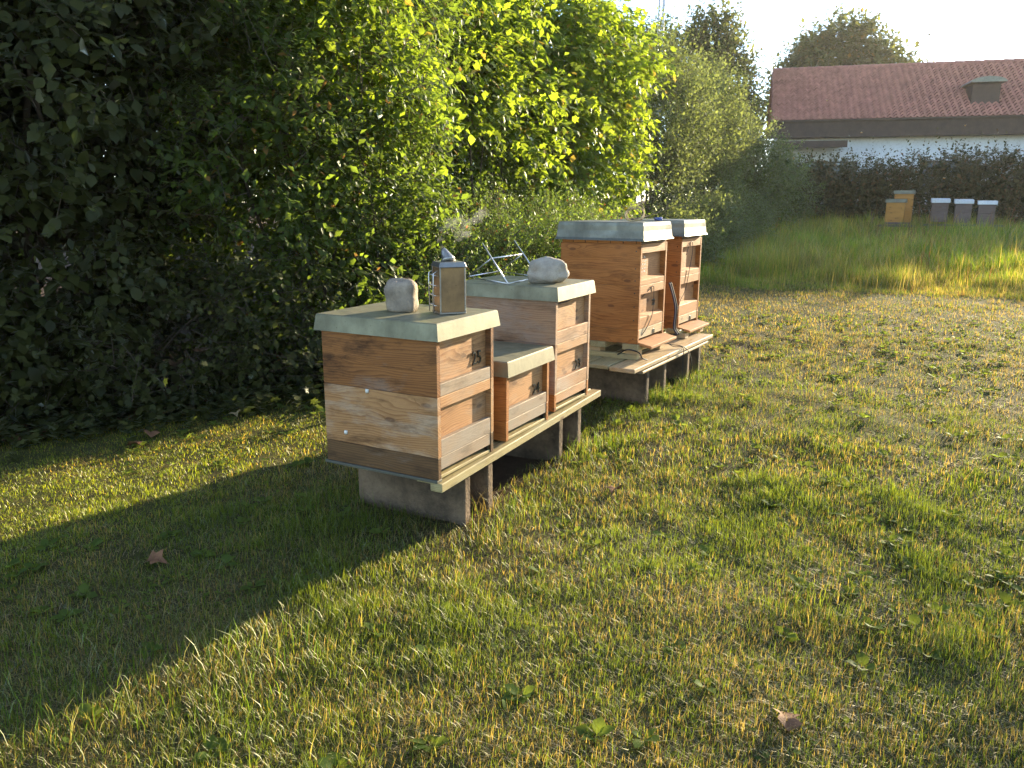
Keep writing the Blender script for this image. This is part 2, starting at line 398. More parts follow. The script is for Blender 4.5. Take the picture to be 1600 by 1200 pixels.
def text_mesh(body, size, depth, mat, parent, mw):
    cu = bpy.data.curves.new('number', 'FONT'); cu.body = body; cu.size = size; cu.extrude = depth * .6; cu.bevel_depth = .0004
    tmp = bpy.data.objects.new('tmp', cu); COL.objects.link(tmp)
    dg = bpy.context.evaluated_depsgraph_get(); me = bpy.data.meshes.new_from_object(tmp.evaluated_get(dg))
    bpy.data.objects.remove(tmp); bpy.data.curves.remove(cu)
    me.materials.clear(); me.materials.append(mat)
    o = bpy.data.objects.new('number', me); COL.objects.link(o); o.parent = parent; o.matrix_local = mw
    return o

# ------------------------------------------------------------------ hives
TW = .021
def lid(parent, W, D, z0, z1, mat, over0=.020, over1=.011, flange=0.0):
    def ring(o, z): return [(-o, -o, z), (W + o, -o, z), (W + o, D + o, z), (-o, D + o, z)]
    rings = []
    if flange: rings += [ring(over0 + .008, z0), ring(over0 + .008, z0 + .002), ring(over0, z0 + flange)]
    else: rings += [ring(over0, z0)]
    rings += [ring(over1 + .0012, z1 - .004), ring(over1 - .003, z1)]
    inn = ring(over0 - .0015 + (.008 if flange else 0), z0)
    V = []; F = []
    allr = [ring(over0 - .006, z1 - .02), ring(over0 - .004, z0)] + rings
    for r_ in allr: V += r_
    for i in range(len(allr) - 1):
        for k in range(4): F.append((i * 4 + k, i * 4 + (k + 1) % 4, i * 4 + 4 + (k + 1) % 4, i * 4 + 4 + k))
    # slightly crowned, dented top sheet
    n = 9; base = len(V); o = over1 - .003
    for i in range(n):
        for j in range(n):
            u, v = i / (n - 1), j / (n - 1); e = min(u, 1 - u, v, 1 - v)
            V.append((-o + u * (W + 2 * o), -o + v * (D + 2 * o), z1 + (random.uniform(-.0012, .0012) if e > 0 else 0)))
    for i in range(n - 1):
        for j in range(n - 1): k = base + i * n + j; F.append((k, k + n, k + n + 1, k + 1))
    return mesh_obj('lid', V, F, mat, parent)

def hive_box(p, W, D, z0, z1, side_m, front_m, rail_m, bot=.22, top=.0, ledge=False, splits=(.5,), strip_m=None, deep=.023):
    """one wooden hive body: planked sides, recessed front panel between flush rails"""
    t = TW; H = z1 - z0; g = .0008; gs = .0002
    zs = [z0] + [z0 + s * H for s in splits] + [z1]
    for a, b in zip(zs[:-1], zs[1:]):
        box('side_plank', (0, t, 0, D, a + (g if a == z0 else gs), b - (g if b == z1 else gs)), side_m, p, 'y', c=.0006)
        box('side_plank', (W - t, W, 0, D, a + (g if a == z0 else gs), b - (g if b == z1 else gs)), side_m, p, 'y', c=.0006)
    box('back_board', (t + .001, W - t - .001, D - .02, D - .001, z0 + g, z1 - g), side_m, p, 'x')
    zb = z0 + bot * H; zt = z1 - max(top * H, .006)
    box('front_panel', (t + .0006, W - t - .0006, deep, deep + .018, zb - .004, zt + .003), front_m, p, 'x')
    if ledge:   # sloping hand-hold ledge
        V, F = chamfer(t + .001, W - t - .001, .0015, deep + .002, z0 + g, zb)
        V = [(x, y, z - (.016 if (z > zb - .01 and y < .01) else 0)) for x, y, z in V]
        V = np.array(V); off = np.random.default_rng(int(zb * 1e4)).uniform(0, 40, 3)
        mesh_obj('bottom_rail', V, F, rail_m, p, attrs=V[:, (0, 2, 1)] + off)
    else:
        box('bottom_rail', (t + .001, W - t - .001, .0012, deep - .0005, z0 + g, zb), rail_m, p, 'x')
    if top > 0: box('top_rail', (t + .001, W - t - .001, .0012, deep - .0005, zt, z1 - g), strip_m or rail_m, p, 'x')
    else: box('top_rail', (t + .001, W - t - .001, .004, deep - .0005, zt, z1 - g), front_m, p, 'x')

def hive_base(p, W, D, z0, z1, side_m, front_m, slot=.034):
    t = TW; g = .0008
    box('base_plank', (0, t, .001, D, z0, z1 - g), side_m, p, 'y')
    box('base_plank', (W - t, W, .001, D, z0, z1 - g), side_m, p, 'y')
    box('base_plank', (t + .001, W - t - .001, D - .02, D, z0, z1 - g), side_m, p, 'x')
    box('entrance_rail', (t + .001, W - t - .001, .003, .024, z0 + slot, z1 - g), front_m, p, 'x')
    box('base_floor', (t + .001, W - t - .001, .05, D - .022, z0 + .001, z0 + .009), W_DARK, p, 'y')
    box('landing_board', (t + .002, W - t - .002, .004, .07, z0 + .0005, z0 + .013), W_PLANK, p, 'x')
    box('entrance_catch', (W - t - .020, W - t - .002, .006, .022, z0 + .0135, z0 + slot - .0005), M_DARKM, p, 'x')

ZO = .25
# ---- hive with number 25 (nearest)
def number(p, txt, x, z, size=.058, y=.0215):
    return text_mesh(txt, size, .0022, M_DARKM, p, Matrix.Translation((x, y - .004, z)) @ Matrix.Rotation(R(90), 4, 'X') @ Matrix.Scale(1, 4))

h1 = empty('beehive', (0, 0, ZO))
tag(h1, 'nearest wooden beehive numbered 25, honey-brown box above pale box, sheet-metal lid', 'beehive', 'wooden beehives on the near stand')
W1, D1 = .403, .52
hive_base(h1, W1, D1, 0, .083, W_DARK, W_GREY)
hive_box(h1, W1, D1, .083, .308, W_PINES, W_PINE, W_GREY, bot=.29, top=.19, splits=(.36, .70), strip_m=W_PINE)
hive_box(h1, W1, D1, .308, .522, W_ORANGE, W_PINE, W_GREY, bot=.22, top=0, splits=(.42,))
box('bottom_sheet', (-.004, .03, .004, D1 + .01, -.012, -.001), M_LID2, h1, 'y')
lid(h1, W1, D1, .514, .576, M_LID)
number(h1, '25', .268, .378, .072)
for (yy, zz) in ((.31, .300), (.42, .125)):      # wax and bird-dropping blobs on the pale side
    Vb, Fb = tube([(-.0005, yy, zz - .006), (-.003, yy, zz), (-.0005, yy, zz + .006)], .007, 8); mesh_obj('wax_blob', Vb, Fb, M_CHALK, h1, True)

# ---- hive with number 24 (low, single box)
h2 = empty('beehive', (.51, 0, ZO + .0096))
tag(h2, 'low single-box wooden beehive numbered 24 standing between its two taller neighbours', 'beehive', 'wooden beehives on the near stand')
W2 = .405
hive_base(h2, W2, .5, 0, .085, W_RED, W_GREY, .038)
hive_box(h2, W2, .5, .085, .288, W_RED, W_PINE, W_GREY, bot=.25, top=0, splits=(.5,))
lid(h2, W2, .5, .279, .342, M_LID)
number(h2, '24', .275, .142, .068)
# ---- hive with number 23
h3 = empty('beehive', (.979, 0, ZO + .0287))
tag(h3, 'two-box weathered pine beehive numbered 23, carrying the round boulder and wire rack', 'beehive', 'wooden beehives on the near stand')
W3 = .404
hive_base(h3, W3, .52, 0, .082, W_RED, W_PINK, .036)
hive_box(h3, W3, .52, .082, .318, W_PINK, W_PINE, W_PINK, bot=.28, top=.19, splits=(.45,), strip_m=W_PINE)
hive_box(h3, W3, .52, .318, .530, W_PINK, W_PINE, W_PINK, bot=.28, top=0, splits=(.5,))
lid(h3, W3, .52, .520, .5828, M_LID)
number(h3, '23', .268, .152, .070)
tube_obj('tie_string', spline([(.02, .004, .505), (.12, -.001, .508), (.2, .002, .514), (.27, .001, .511), (.33, .003, .515)]), .0025, M_CORD, h3, 6)

# ---- the two glazed hives on the far stand
SA = -.0451
def far_hive(x, y, z, D, lab, zs, zt, ztop, num=None):
    h = empty('beehive', (x, y, ZO + z), SA)
    tag(h, lab, 'beehive', 'reddish glazed beehives on the second stand')
    W = .43; hb = .085
    t = TW
    for a, b in ((0, t), (W - t, W)): box('base_plank', (a, b, 0, D, 0, hb - .001), W_RED, h, 'y')
    box('base_plank', (t + .001, W - t - .001, D - .02, D, 0, hb - .001), W_RED, h, 'x')
    box('base_floor', (t + .001, W - t - .001, .03, D - .022, .001, .010), W_DARK, h, 'y')
    box('entrance_rail', (t + .001, W - t - .001, .002, .022, .030, hb - .001), W_PLANK2, h, 'x')
    box('entrance_notch', (.245, .272, -.0015, .0015, .034, .062), M_DARKM, h, 'x')
    V, F = chamfer(t - .012, W + .012, -.085, .028, .0, .016); V = [(a, b, c - (.022 if b < -.05 else 0)) for a, b, c in V]; V = np.array(V)
    mesh_obj('landing_board', V, F, W_REDF, h, attrs=V[:, (0, 2, 1)] + 3.3)
    hive_box(h, W, D, hb, zs, W_RED, W_REDF, W_REDF, bot=.33, top=.20, ledge=True, splits=(.34, .68), strip_m=W_REDF, deep=.034)
    hive_box(h, W, D, zs, zt, W_RED, W_REDF, W_REDF, bot=.20, top=.22, ledge=True, splits=(.36, .66), strip_m=W_REDF, deep=.034)
    box('rim_board', (.004, .018, .006, D - .006, zt + .0005, zt + .028), W_RED, h, 'y'); box('rim_board', (W - .018, W - .004, .006, D - .006, zt + .0005, zt + .028), W_RED, h, 'y')
    box('rim_board', (.0185, W - .0185, .006, .02, zt + .0005, zt + .028), W_DARK, h, 'x')
    for k in range(6):
        box('rim_slat', (-.001, .003, .03 + k * D / 6.4, .034 + k * D / 6.4, zt + .001, zt + .024), W_DARK, h, 'z')
    lid(h, W, D, zt + .018, ztop, M_LID2, .022, .010, flange=.014)
    for zz in (.03, .14, .22, .30, zs + .03, zs + .10, zs + .20):
        V, F = tube([(-.0008, .03, zz), (.001, .03, zz)], .004, 8); mesh_obj('nail', V, F, M_DARKM, h)
    if num: text_mesh(num, .055, .002, M_DARKM, h, Matrix.Translation((.285, .030, hb + .115)) @ Matrix.Rotation(R(90), 4, 'X'))
    return h
h4 = far_hive(2.135, .0063, .1697, .518, 'left beehive on the second stand, tall reddish glazed wood, zinc lid with twine coil', .3426, .583, .7065, '22')
h5 = far_hive(3.031, .0302, .1383, .52, 'right beehive on the second stand, partly hidden, black cord looped over its front', .358, .610, .734)
V = []; F = []
for r_ in range(5):
    for k in range(6):
        x0 = .05 + k * .021 + random.uniform(-.004, .004); z0 = .415 + r_ * .021; w_ = random.uniform(.004, .016); hh = random.uniform(.002, .010)
        b0 = len(V); V += [(x0, .0332, z0), (x0 + w_, .0332, z0), (x0 + w_, .0332, z0 + hh), (x0, .0332, z0 + hh)]; F.append((b0, b0 + 1, b0 + 2, b0 + 3))
mesh_obj('chalk_marks', V, F, M_CHALK, h4)
tube_obj('cord', spline([(.03, .012, .025), (.10, -.004, .07), (.20, -.006, .15), (.225, -.003, .25), (.215, -.004, .325), (.17, -.004, .32), (.07, .012, .27)]), .0022, M_CORD, h4, 6)
tube_obj('cord', spline([(-.10, -.02, .13), (.0, -.01, .20), (.10, -.006, .26), (.17, -.005, .40), (.22, -.004, .52), (.20, -.004, .585), (.15, -.003, .57), (.11, .004, .50)]), .0022, M_CORD, h5, 6)

# ------------------------------------------------------------------ stands
def leg_slab(p, x, y0, y1, z0, z1, th=.045):
    n = 9; V = []; F = []
    o = box('leg_slab', (x, x + th, y0, y1, z0, z1), M_CONC, p, 'z', c=.005, warp=.0006); return o
s1 = empty('hive_stand', (0, 0, 0))
tag(s1, 'near stand of mossy planks on upright concrete slabs carrying hives 23 to 25', 'hive stand', 'hive stands')
def sloped_plank(p, x0, x1, y0, y1, zt0, zt1, th, mat, name='plank'):
    V, F = chamfer(x0, x1, y0, y1, -th, 0, .003); V = np.array(V); V[:, 2] += zt0 + (zt1 - zt0) * (V[:, 0] - x0) / (x1 - x0) + rng.normal(0, .0006, len(V))
    off = rng.uniform(0, 30, 3); mesh_obj(name, V, F, mat, p, attrs=V[:, (0, 2, 1)] + off)
sloped_plank(s1, .002, 1.53, -.012, .040, ZO - .0125, ZO + .0235, .034, W_PLANK)
sloped_plank(s1, .05, 1.53, .045, .135, ZO - .0125, ZO + .0235, .028, W_PLANK)
sloped_plank(s1, .06, 1.53, .37, .50, ZO - .0125, ZO + .0235, .030, W_PLANK)
for x, zt in ((.205, ZO - .041), (.385, ZO - .037), (1.075, ZO - .021), (1.30, ZO - .016)):
    leg_slab(s1, x, .018, .545, -.06, zt)
for x0, x1, z1 in ((.2505, .3845, ZO - .05), (1.1205, 1.2995, ZO - .03)):
    box('leg_web', (x0, x1, .26, .30, -.05, z1), M_CONC, s1, 'z', c=.003)

s2 = empty('hive_stand', (1.86, .02, 0), SA)
tag(s2, 'second stand of sun-bleached planks and pallet wood on concrete slabs under the glazed hives', 'hive stand', 'hive stands')
zt = ZO + .078
sloped_plank(s2, 0, 1.46, -.10, .055, zt, zt - .004, .024, W_PLANK2)
sloped_plank(s2, .02, 1.40, .07, .20, zt, zt, .022, W_PLANK)
sloped_plank(s2, .0, 1.43, .215, .35, zt, zt, .022, W_PLANK)
sloped_plank(s2, .0, 1.43, .365, .53, zt, zt, .022, W_PLANK)
sloped_plank(s2, .13, 1.36, -.085, -.06, zt - .026, zt - .028, .026, W_GREY, 'batten')
sloped_plank(s2, .13, 1.36, -.10, -.0855, zt - .034, zt - .036, .016, W_PLANK2, 'batten')
for x in (.36, .66, 1.12, 1.36): leg_slab(s2, x, -.035, .52, -.03, zt - .053)
for x0, x1 in ((.4055, .6595), (1.1655, 1.3595)): box('leg_web', (x0, x1, .24, .28, -.02, zt - .06), M_CONC, s2, 'z', c=.003)
# pallet pieces below the two hives
for x in (.28, .66):
    for y in (-.0, .24, .45): box('pallet_block', (x, x + .075, y, y + .08, zt + .0005, zt + .055), W_PLANK2, s2, 'y')
for x in (1.17, 1.50):
    for y in (-.0, .24, .45): box('pallet_block', (x - .02, x + .05, y, y + .08, zt + .0005, zt + .034), W_PLANK2, s2, 'y')
for y in (-.01, .20, .42): box('pallet_board', (.26, .76, y, y + .10, zt + .0555, zt + .071 + .02), W_PLANK, s2, 'x', c=.003)
for y in (.03, .20, .42): box('pallet_board', (1.12, 1.60, y, y + .10, zt + .0345, zt + .0595), W_PLANK, s2, 'x', c=.003)
box('bearer', (.255, .30, -.005, .53, zt + .0005, zt + .030), W_PLANK, s2, 'y')
tube_obj('cord', spline([(.70, .02, zt + .09), (.74, -.03, zt + .03), (.80, -.09, zt + .012), (.86, -.125, zt - .03), (.92, -.13, zt - .13), (.90, -.12, zt - .22), (.86, -.12, zt - .27)]), .003, M_CORD, s2, 6)
tube_obj('cord', spline([(.74, .00, zt + .05), (.76, -.05, zt + .012), (.79, -.108, zt + .002), (.79, -.112, zt - .08), (.79, -.112, zt - .27)]), .0025, M_CORD, s2, 6)
tube_obj('cord', spline([(.22, .10, zt + .03), (.20, .03, zt + .07), (.25, -.02, zt + .05), (.24, -.05, zt + .02), (.29, -.06, zt + .004)]), .004, M_CORD, s2, 6)
# ratchet strap hanging between the two glazed hives
sp_ = empty('ratchet_strap', (2.90, .02, ZO + .11)); tag(sp_, 'dark blue strap hanging in the gap between the two glazed hives', 'strap')
for k, dx in enumerate((0, .035)):
    tube_obj('strap_web', spline([(dx - .05, .03, .36), (dx - .01, -.005, .20), (dx + .0, .0, .06), (dx + .02, -.02, .01), (dx + .05, .01, .004)]), .006, M_STRAP if k == 0 else M_CORD, sp_, 6)

# ------------------------------------------------------------------ stones
def rock(name, loc, sx, sy, sz, mat, seed, square=.0, rz=0.0, rough=.05):
    n, m = 40, 24; V = []; F = []
    for j in range(m + 1):
        ph = math.pi * j / m
        for i in range(n):
            a = 2 * math.pi * i / n
            d = Vector((math.sin(ph) * math.cos(a), math.sin(ph) * math.sin(a), math.cos(ph)))
            e = 2 + square * 3
            L = (abs(d.x) ** e + abs(d.y) ** e + abs(d.z) ** e) ** (1 / e)
            k = 1 / L + rough * 1.6 * mnoise.noise(d * 1.6 + Vector((seed, 0, 0))) + rough * .6 * mnoise.noise(d * 5 + Vector((0, seed, 0)))
            z = d.z * sz * k
            V.append((d.x * sx * k, d.y * sy * k, max(z, -sz * .86)))
    zmin = min(v[2] for v in V); V = [(x, y, z - zmin) for x, y, z in V]
    for j in range(m):
        for i in range(n): F.append((j * n + i, (j + 1) * n + i, (j + 1) * n + (i + 1) % n, j * n + (i + 1) % n))
    o = mesh_obj(name, V, F, mat, None, True); o.location = loc; o.rotation_euler = (0, 0, rz); return o
tag(rock('weight_stone', (.205, .292, ZO + .5765), .054, .058, .064, M_STONE, 3.1, .9, R(25), .11), 'blocky grey-brown stone standing on the lid of hive 25', 'stone', 'stones weighing down the lids')
tag(rock('weight_stone', (.66, .36, ZO + .352), .085, .06, .052, M_STONE, 8.4, .2, R(40), .10), 'stone half hidden on the low lid of hive 24', 'stone', 'stones weighing down the lids')
tag(rock('weight_stone', (1.145, .125, ZO + .6117), .098, .066, .064, M_STONE2, 5.7, .15, R(-50), .14), 'pale round boulder on the lid of hive 23', 'stone', 'stones weighing down the lids')

# ------------------------------------------------------------------ bee smoker
sm = empty('bee_smoker', (.222, .070, ZO + .5768), math.atan2(-.064, .077))
tag(sm, 'upright rectangular tin bee smoker with smoking spout on the lid of hive 25', 'bee smoker')
SW, SD, SH = .050, .050, .172
box('base_plate', (-SW - .002, SW + .002, -.002, 2 * SD + .002, 0, .006), M_TINB, sm, 'x', c=.001)
def panel(name, P, mat): return mesh_obj(name, P, [tuple(range(len(P)))], mat, sm)
box('body', (-SW + .001, SW - .001, .001, 2 * SD - .001, .0062, SH), M_TIN, sm, 'z', c=.001)
for x in (-SW, SW - .004):
    for y in (-.001, 2 * SD - .003): box('corner_strip', (x - .0006, x + .0046, y - .0005, y + .0045, .0064, SH - .0005), M_TINB, sm, 'z', c=.0008)
V, F = chamfer(-SW - .004, SW + .004, -.006, 2 * SD + .004, SH + .0005, SH + .020, .002)
V = [(x * (.90 if z > SH + .012 else 1), (y - .05) * (.88 if z > SH + .012 else 1) + .05, z) for x, y, z in V]; mesh_obj('hood', V, F, M_TINB, sm)
Vc, Fc = tube([(0, .055, SH + .019), (.0, .060, SH + .030), (-.004, .066, SH + .040), (-.010, .072, SH + .056), (-.014, .075, SH + .066)], .030, 16, taper=.28)
mesh_obj('spout', Vc, Fc, M_TINB, sm, True)
for k in range(4):
    z = .03 + k * .037
    tube_obj('guard_wire', spline([(-SW - .001, .02, z), (-SW - .018, .02, z + .003), (-SW - .018, .08, z + .003), (-SW - .001, .08, z)], 4), .0016, M_STEEL, sm, 6)
tube_obj('guard_wire', [(-SW - .018, .02, .004), (-SW - .019, .02, .150), (-SW - .002, .02, .160)], .0018, M_STEEL, sm, 6)
tube_obj('guard_wire', [(-SW - .018, .08, .004), (-SW - .019, .08, .150), (-SW - .002, .08, .160)], .0018, M_STEEL, sm, 6)
# ------------------------------------------------------------------ smoke
def smoke_mat():
    t = NT('smoke'); t.n.remove(t.b)
    ge = t.new('ShaderNodeNewGeometry'); v = ge.outputs['Position']
    n = t.noise(t.scale(v, (1, 1, 1)), 26, 4, .6, 1.2)
    pv = t.new('ShaderNodeVolumePrincipled'); pv.inputs['Color'].default_value = (.85, .86, .9, 1); pv.inputs['Anisotropy'].default_value = .35
    t.link(t.ramp(n.outputs[0], [(.35, 0.0), (.85, 1.0)]), pv.inputs['Density'])
    mul = t.math('MULTIPLY', [l for l in t.l if l.to_node == pv and l.to_socket.name == 'Density'][0].from_socket, 6.0)
    t.link(mul, pv.inputs['Density']); t.link(pv.outputs[0], t.out.inputs['Volume'])
    return t.m
sx0 = Vector((.222, .070, ZO + .5768)) + Matrix.Rotation(math.atan2(-.064, .077), 3, 'Z') @ Vector((-.014, .075, SH + .066))
ps = [sx0 + Vector(d) for d in ((0, 0, -.004), (-.004, .004, .03), (.006, .0, .065), (.04, -.01, .092), (.09, -.03, .095), (.12, -.04, .070), (.085, -.03, .045), (.06, -.02, .06), (.10, -.045, .085), (.16, -.06, .115), (.21, -.06, .14))]
pp = spline(ps, 8); V = []; F = []; n = 12
Vt, Ft = tube(pp, 1.0, n)
cen = pp
for i, c_ in enumerate(cen):
    rr = .006 + .013 * min(1, i / 24) + .006 * math.sin(i * .9)
    for k in range(n): V.append(c_ + (Vector(Vt[i * n + k]) - c_) * rr * (1 + .25 * mnoise.noise(Vector((i * .3, k * .8, 2)))))
tag(mesh_obj('smoke', V, Ft, smoke_mat(), None, True), 'thin grey smoke curling from the smoker spout', 'smoke', kind='stuff')

# ------------------------------------------------------------------ frame rack on hive 23
rk = empty('frame_rack', (.985, .252, ZO + .6115)); tag(rk, 'shiny folding wire frame rack beside the boulder on hive 23', 'wire rack')
A = Vector((0, 0, .004)); B = Vector((.206, .345, .004)); off = Vector((.37, .022, 0)); J = Vector((.081, .135, .111)); T = Vector((.126, .211, .177))
def rod(name, a, b, r=.0035): tube_obj(name, [a, b], r, M_STEEL, rk, 8)
for o in (Vector((0, 0, 0)), off):
    rod('long_rod', A + o, T + o); rod('short_rod', J + o, B + o); rod('foot_rod', A + o, B + o, .003)
rod('cross_rod', J, J + off); rod('cross_rod', B, B + off); rod('cross_rod', A, A + off, .0028)
# twine coil and cloth on hive 4, twig on hive 5
tw = empty('twine_coil', (2.36, .12, ZO + .878)); tag(tw, 'loose straw-coloured twine coil on the lid of the left glazed hive', 'twine')
for k in range(5):
    pts = []; r0 = random.uniform(.03, .06); ph = random.uniform(0, 6); tl = random.uniform(-.9, .9); t2 = random.uniform(.2, .9)
    for i in range(24):
        a = 2 * math.pi * i / 24; v = Vector((r0 * 1.5 * math.cos(a), r0 * math.sin(a), 0)); v.rotate(Matrix.Rotation(tl, 3, 'Y') @ Matrix.Rotation(t2 * .4, 3, 'X'))
        pts.append(v + Vector((random.uniform(-.003, .003) + (k - 2) * .022, k * .006, 0)))
    zm = min(p.z for p in pts); tube_obj('loop', [p - Vector((0, 0, zm - .003)) for p in pts], .0032, M_ROPE, tw, 6, True)
tag(rock('cloth_scrap', (2.56, .05, ZO + .8775), .035, .025, .012, M_BLUE, 2.2, .2, .3, .25), 'crumpled blue cloth scrap beside the twine coil', 'cloth')
tgw = empty('dry_twig', (3.16, .30, ZO + .874)); tag(tgw, 'bare dry twig sticking up from the lid of the right glazed hive', 'twig')
tube_obj('stem', spline([(-.30, .06, .006), (-.15, .02, .010), (.0, 0, .03), (.16, -.06, .07), (.30, -.13, .11)]), .006, M_BARK, tgw, 6, taper=.4)
tube_obj('side_shoot', spline([(.05, -.02, .042), (.12, -.02, .045), (.18, -.08, .035)]), .0035, M_BARK, tgw, 6, taper=.4)
tube_obj('side_shoot', spline([(.16, -.06, .07), (.20, -.05, .10), (.26, -.09, .13)]), .003, M_BARK, tgw, 6, taper=.4)

# ------------------------------------------------------------------ foliage
LEAF_BIG = (np.array([(0, 0, 0), (.28, .30, .06), (.28, -.30, .06), (.30, 0, 0), (.62, .36, .02), (.62, -.36, .02), (.66, 0, -.03), (1.0, 0, -.16)]),
            np.array([(0, 3, 1), (0, 2, 3), (1, 3, 6), (1, 6, 4), (3, 2, 5), (3, 5, 6), (4, 6, 7), (6, 5, 7)]))
LEAF_SM = (np.array([(0, 0, 0), (.45, .30, .07), (1.0, 0, -.05), (.45, -.30, .07)]), np.array([(0, 2, 1), (0, 3, 2)]))
LEAF_LOBE = (np.array([(0, 0, 0), (.18, .42, .05), (.45, .25, .03), (.62, .50, -.02), (.72, .16, 0), (1.0, 0, -.12), (.72, -.16, 0), (.62, -.50, -.02), (.45, -.25, .03), (.18, -.42, .05), (.42, 0, 0)]),
             np.array([(10, 0, 9), (10, 1, 0), (10, 2, 1), (10, 3, 2), (10, 4, 3), (10, 5, 4), (10, 6, 5), (10, 7, 6), (10, 8, 7), (10, 9, 8)])[:, ::1])
def unit(a): return a / np.maximum(np.linalg.norm(a, axis=1, keepdims=True), 1e-9)
def place(tpl, pos, d, nrm, size):
    T_, F_ = tpl; d = unit(d); s = unit(np.cross(nrm, d)); u = np.cross(d, s)
    V = pos[:, None] + size[:, None, None] * (T_[None, :, 0, None] * d[:, None] + T_[None, :, 1, None] * s[:, None] + T_[None, :, 2, None] * u[:, None])
    F = F_[None] + (np.arange(len(pos)) * len(T_))[:, None, None]
    return V.reshape(-1, 3), F.reshape(-1, 3), d, s, u

def sample_lobes(lobes, n, lo=.55, pw=1.6, seed=0, gap=.25, front=None):
    """points in the outer shell of a union of ellipsoids, with clumps and holes"""
    L = np.array(lobes, float); vol = (L[:, 3] * L[:, 4] + L[:, 4] * L[:, 5] + L[:, 3] * L[:, 5]); pr = vol / vol.sum()
    out = []; od = []; of = []; tot = 0
    while tot < n:
        k = int(n * 1.6) + 50
        i = rng.choice(len(L), k, p=pr); d = unit(rng.normal(size=(k, 3)))
        f = lo + (1 - lo) * rng.random(k) ** (1 / pw)
        wob = 1 + .16 * np.sin(3.1 * d[:, 0] * 2 + i) * np.cos(4.3 * d[:, 2] + 2 * i + seed) + .08 * np.sin(9 * d[:, 1] + 7 * d[:, 2] + i * 3)
        p = L[i, :3] + d * L[i, 3:] * (f * wob)[:, None]
        # holes
        hole = np.sin(p[:, 0] * 5.1 + seed) * np.sin(p[:, 2] * 5.7 + 1.3 * seed) * np.sin(p[:, 1] * 4.3 + .7) + .35 * np.sin(p[:, 0] * 13) * np.sin(p[:, 2] * 11 + seed)
        keep = (hole > -gap - .3 * rng.random(k)) & (p[:, 2] > gh(p[:, 0], p[:, 1]) + .03)
        # drop points buried well inside another lobe
        deep = np.zeros(k, bool)
        for j in range(len(L)):
            e = np.sqrt((((p - L[j, :3]) / L[j, 3:]) ** 2).sum(1)); deep |= e < lo * .85
        keep &= ~deep
        if front is not None: keep &= front(p)
        out.append(p[keep]); od.append((d / L[i, 3:])[keep]); of.append(f[keep]); tot += keep.sum()
    return np.concatenate(out)[:n], unit(np.concatenate(od)[:n]), np.concatenate(of)[:n]

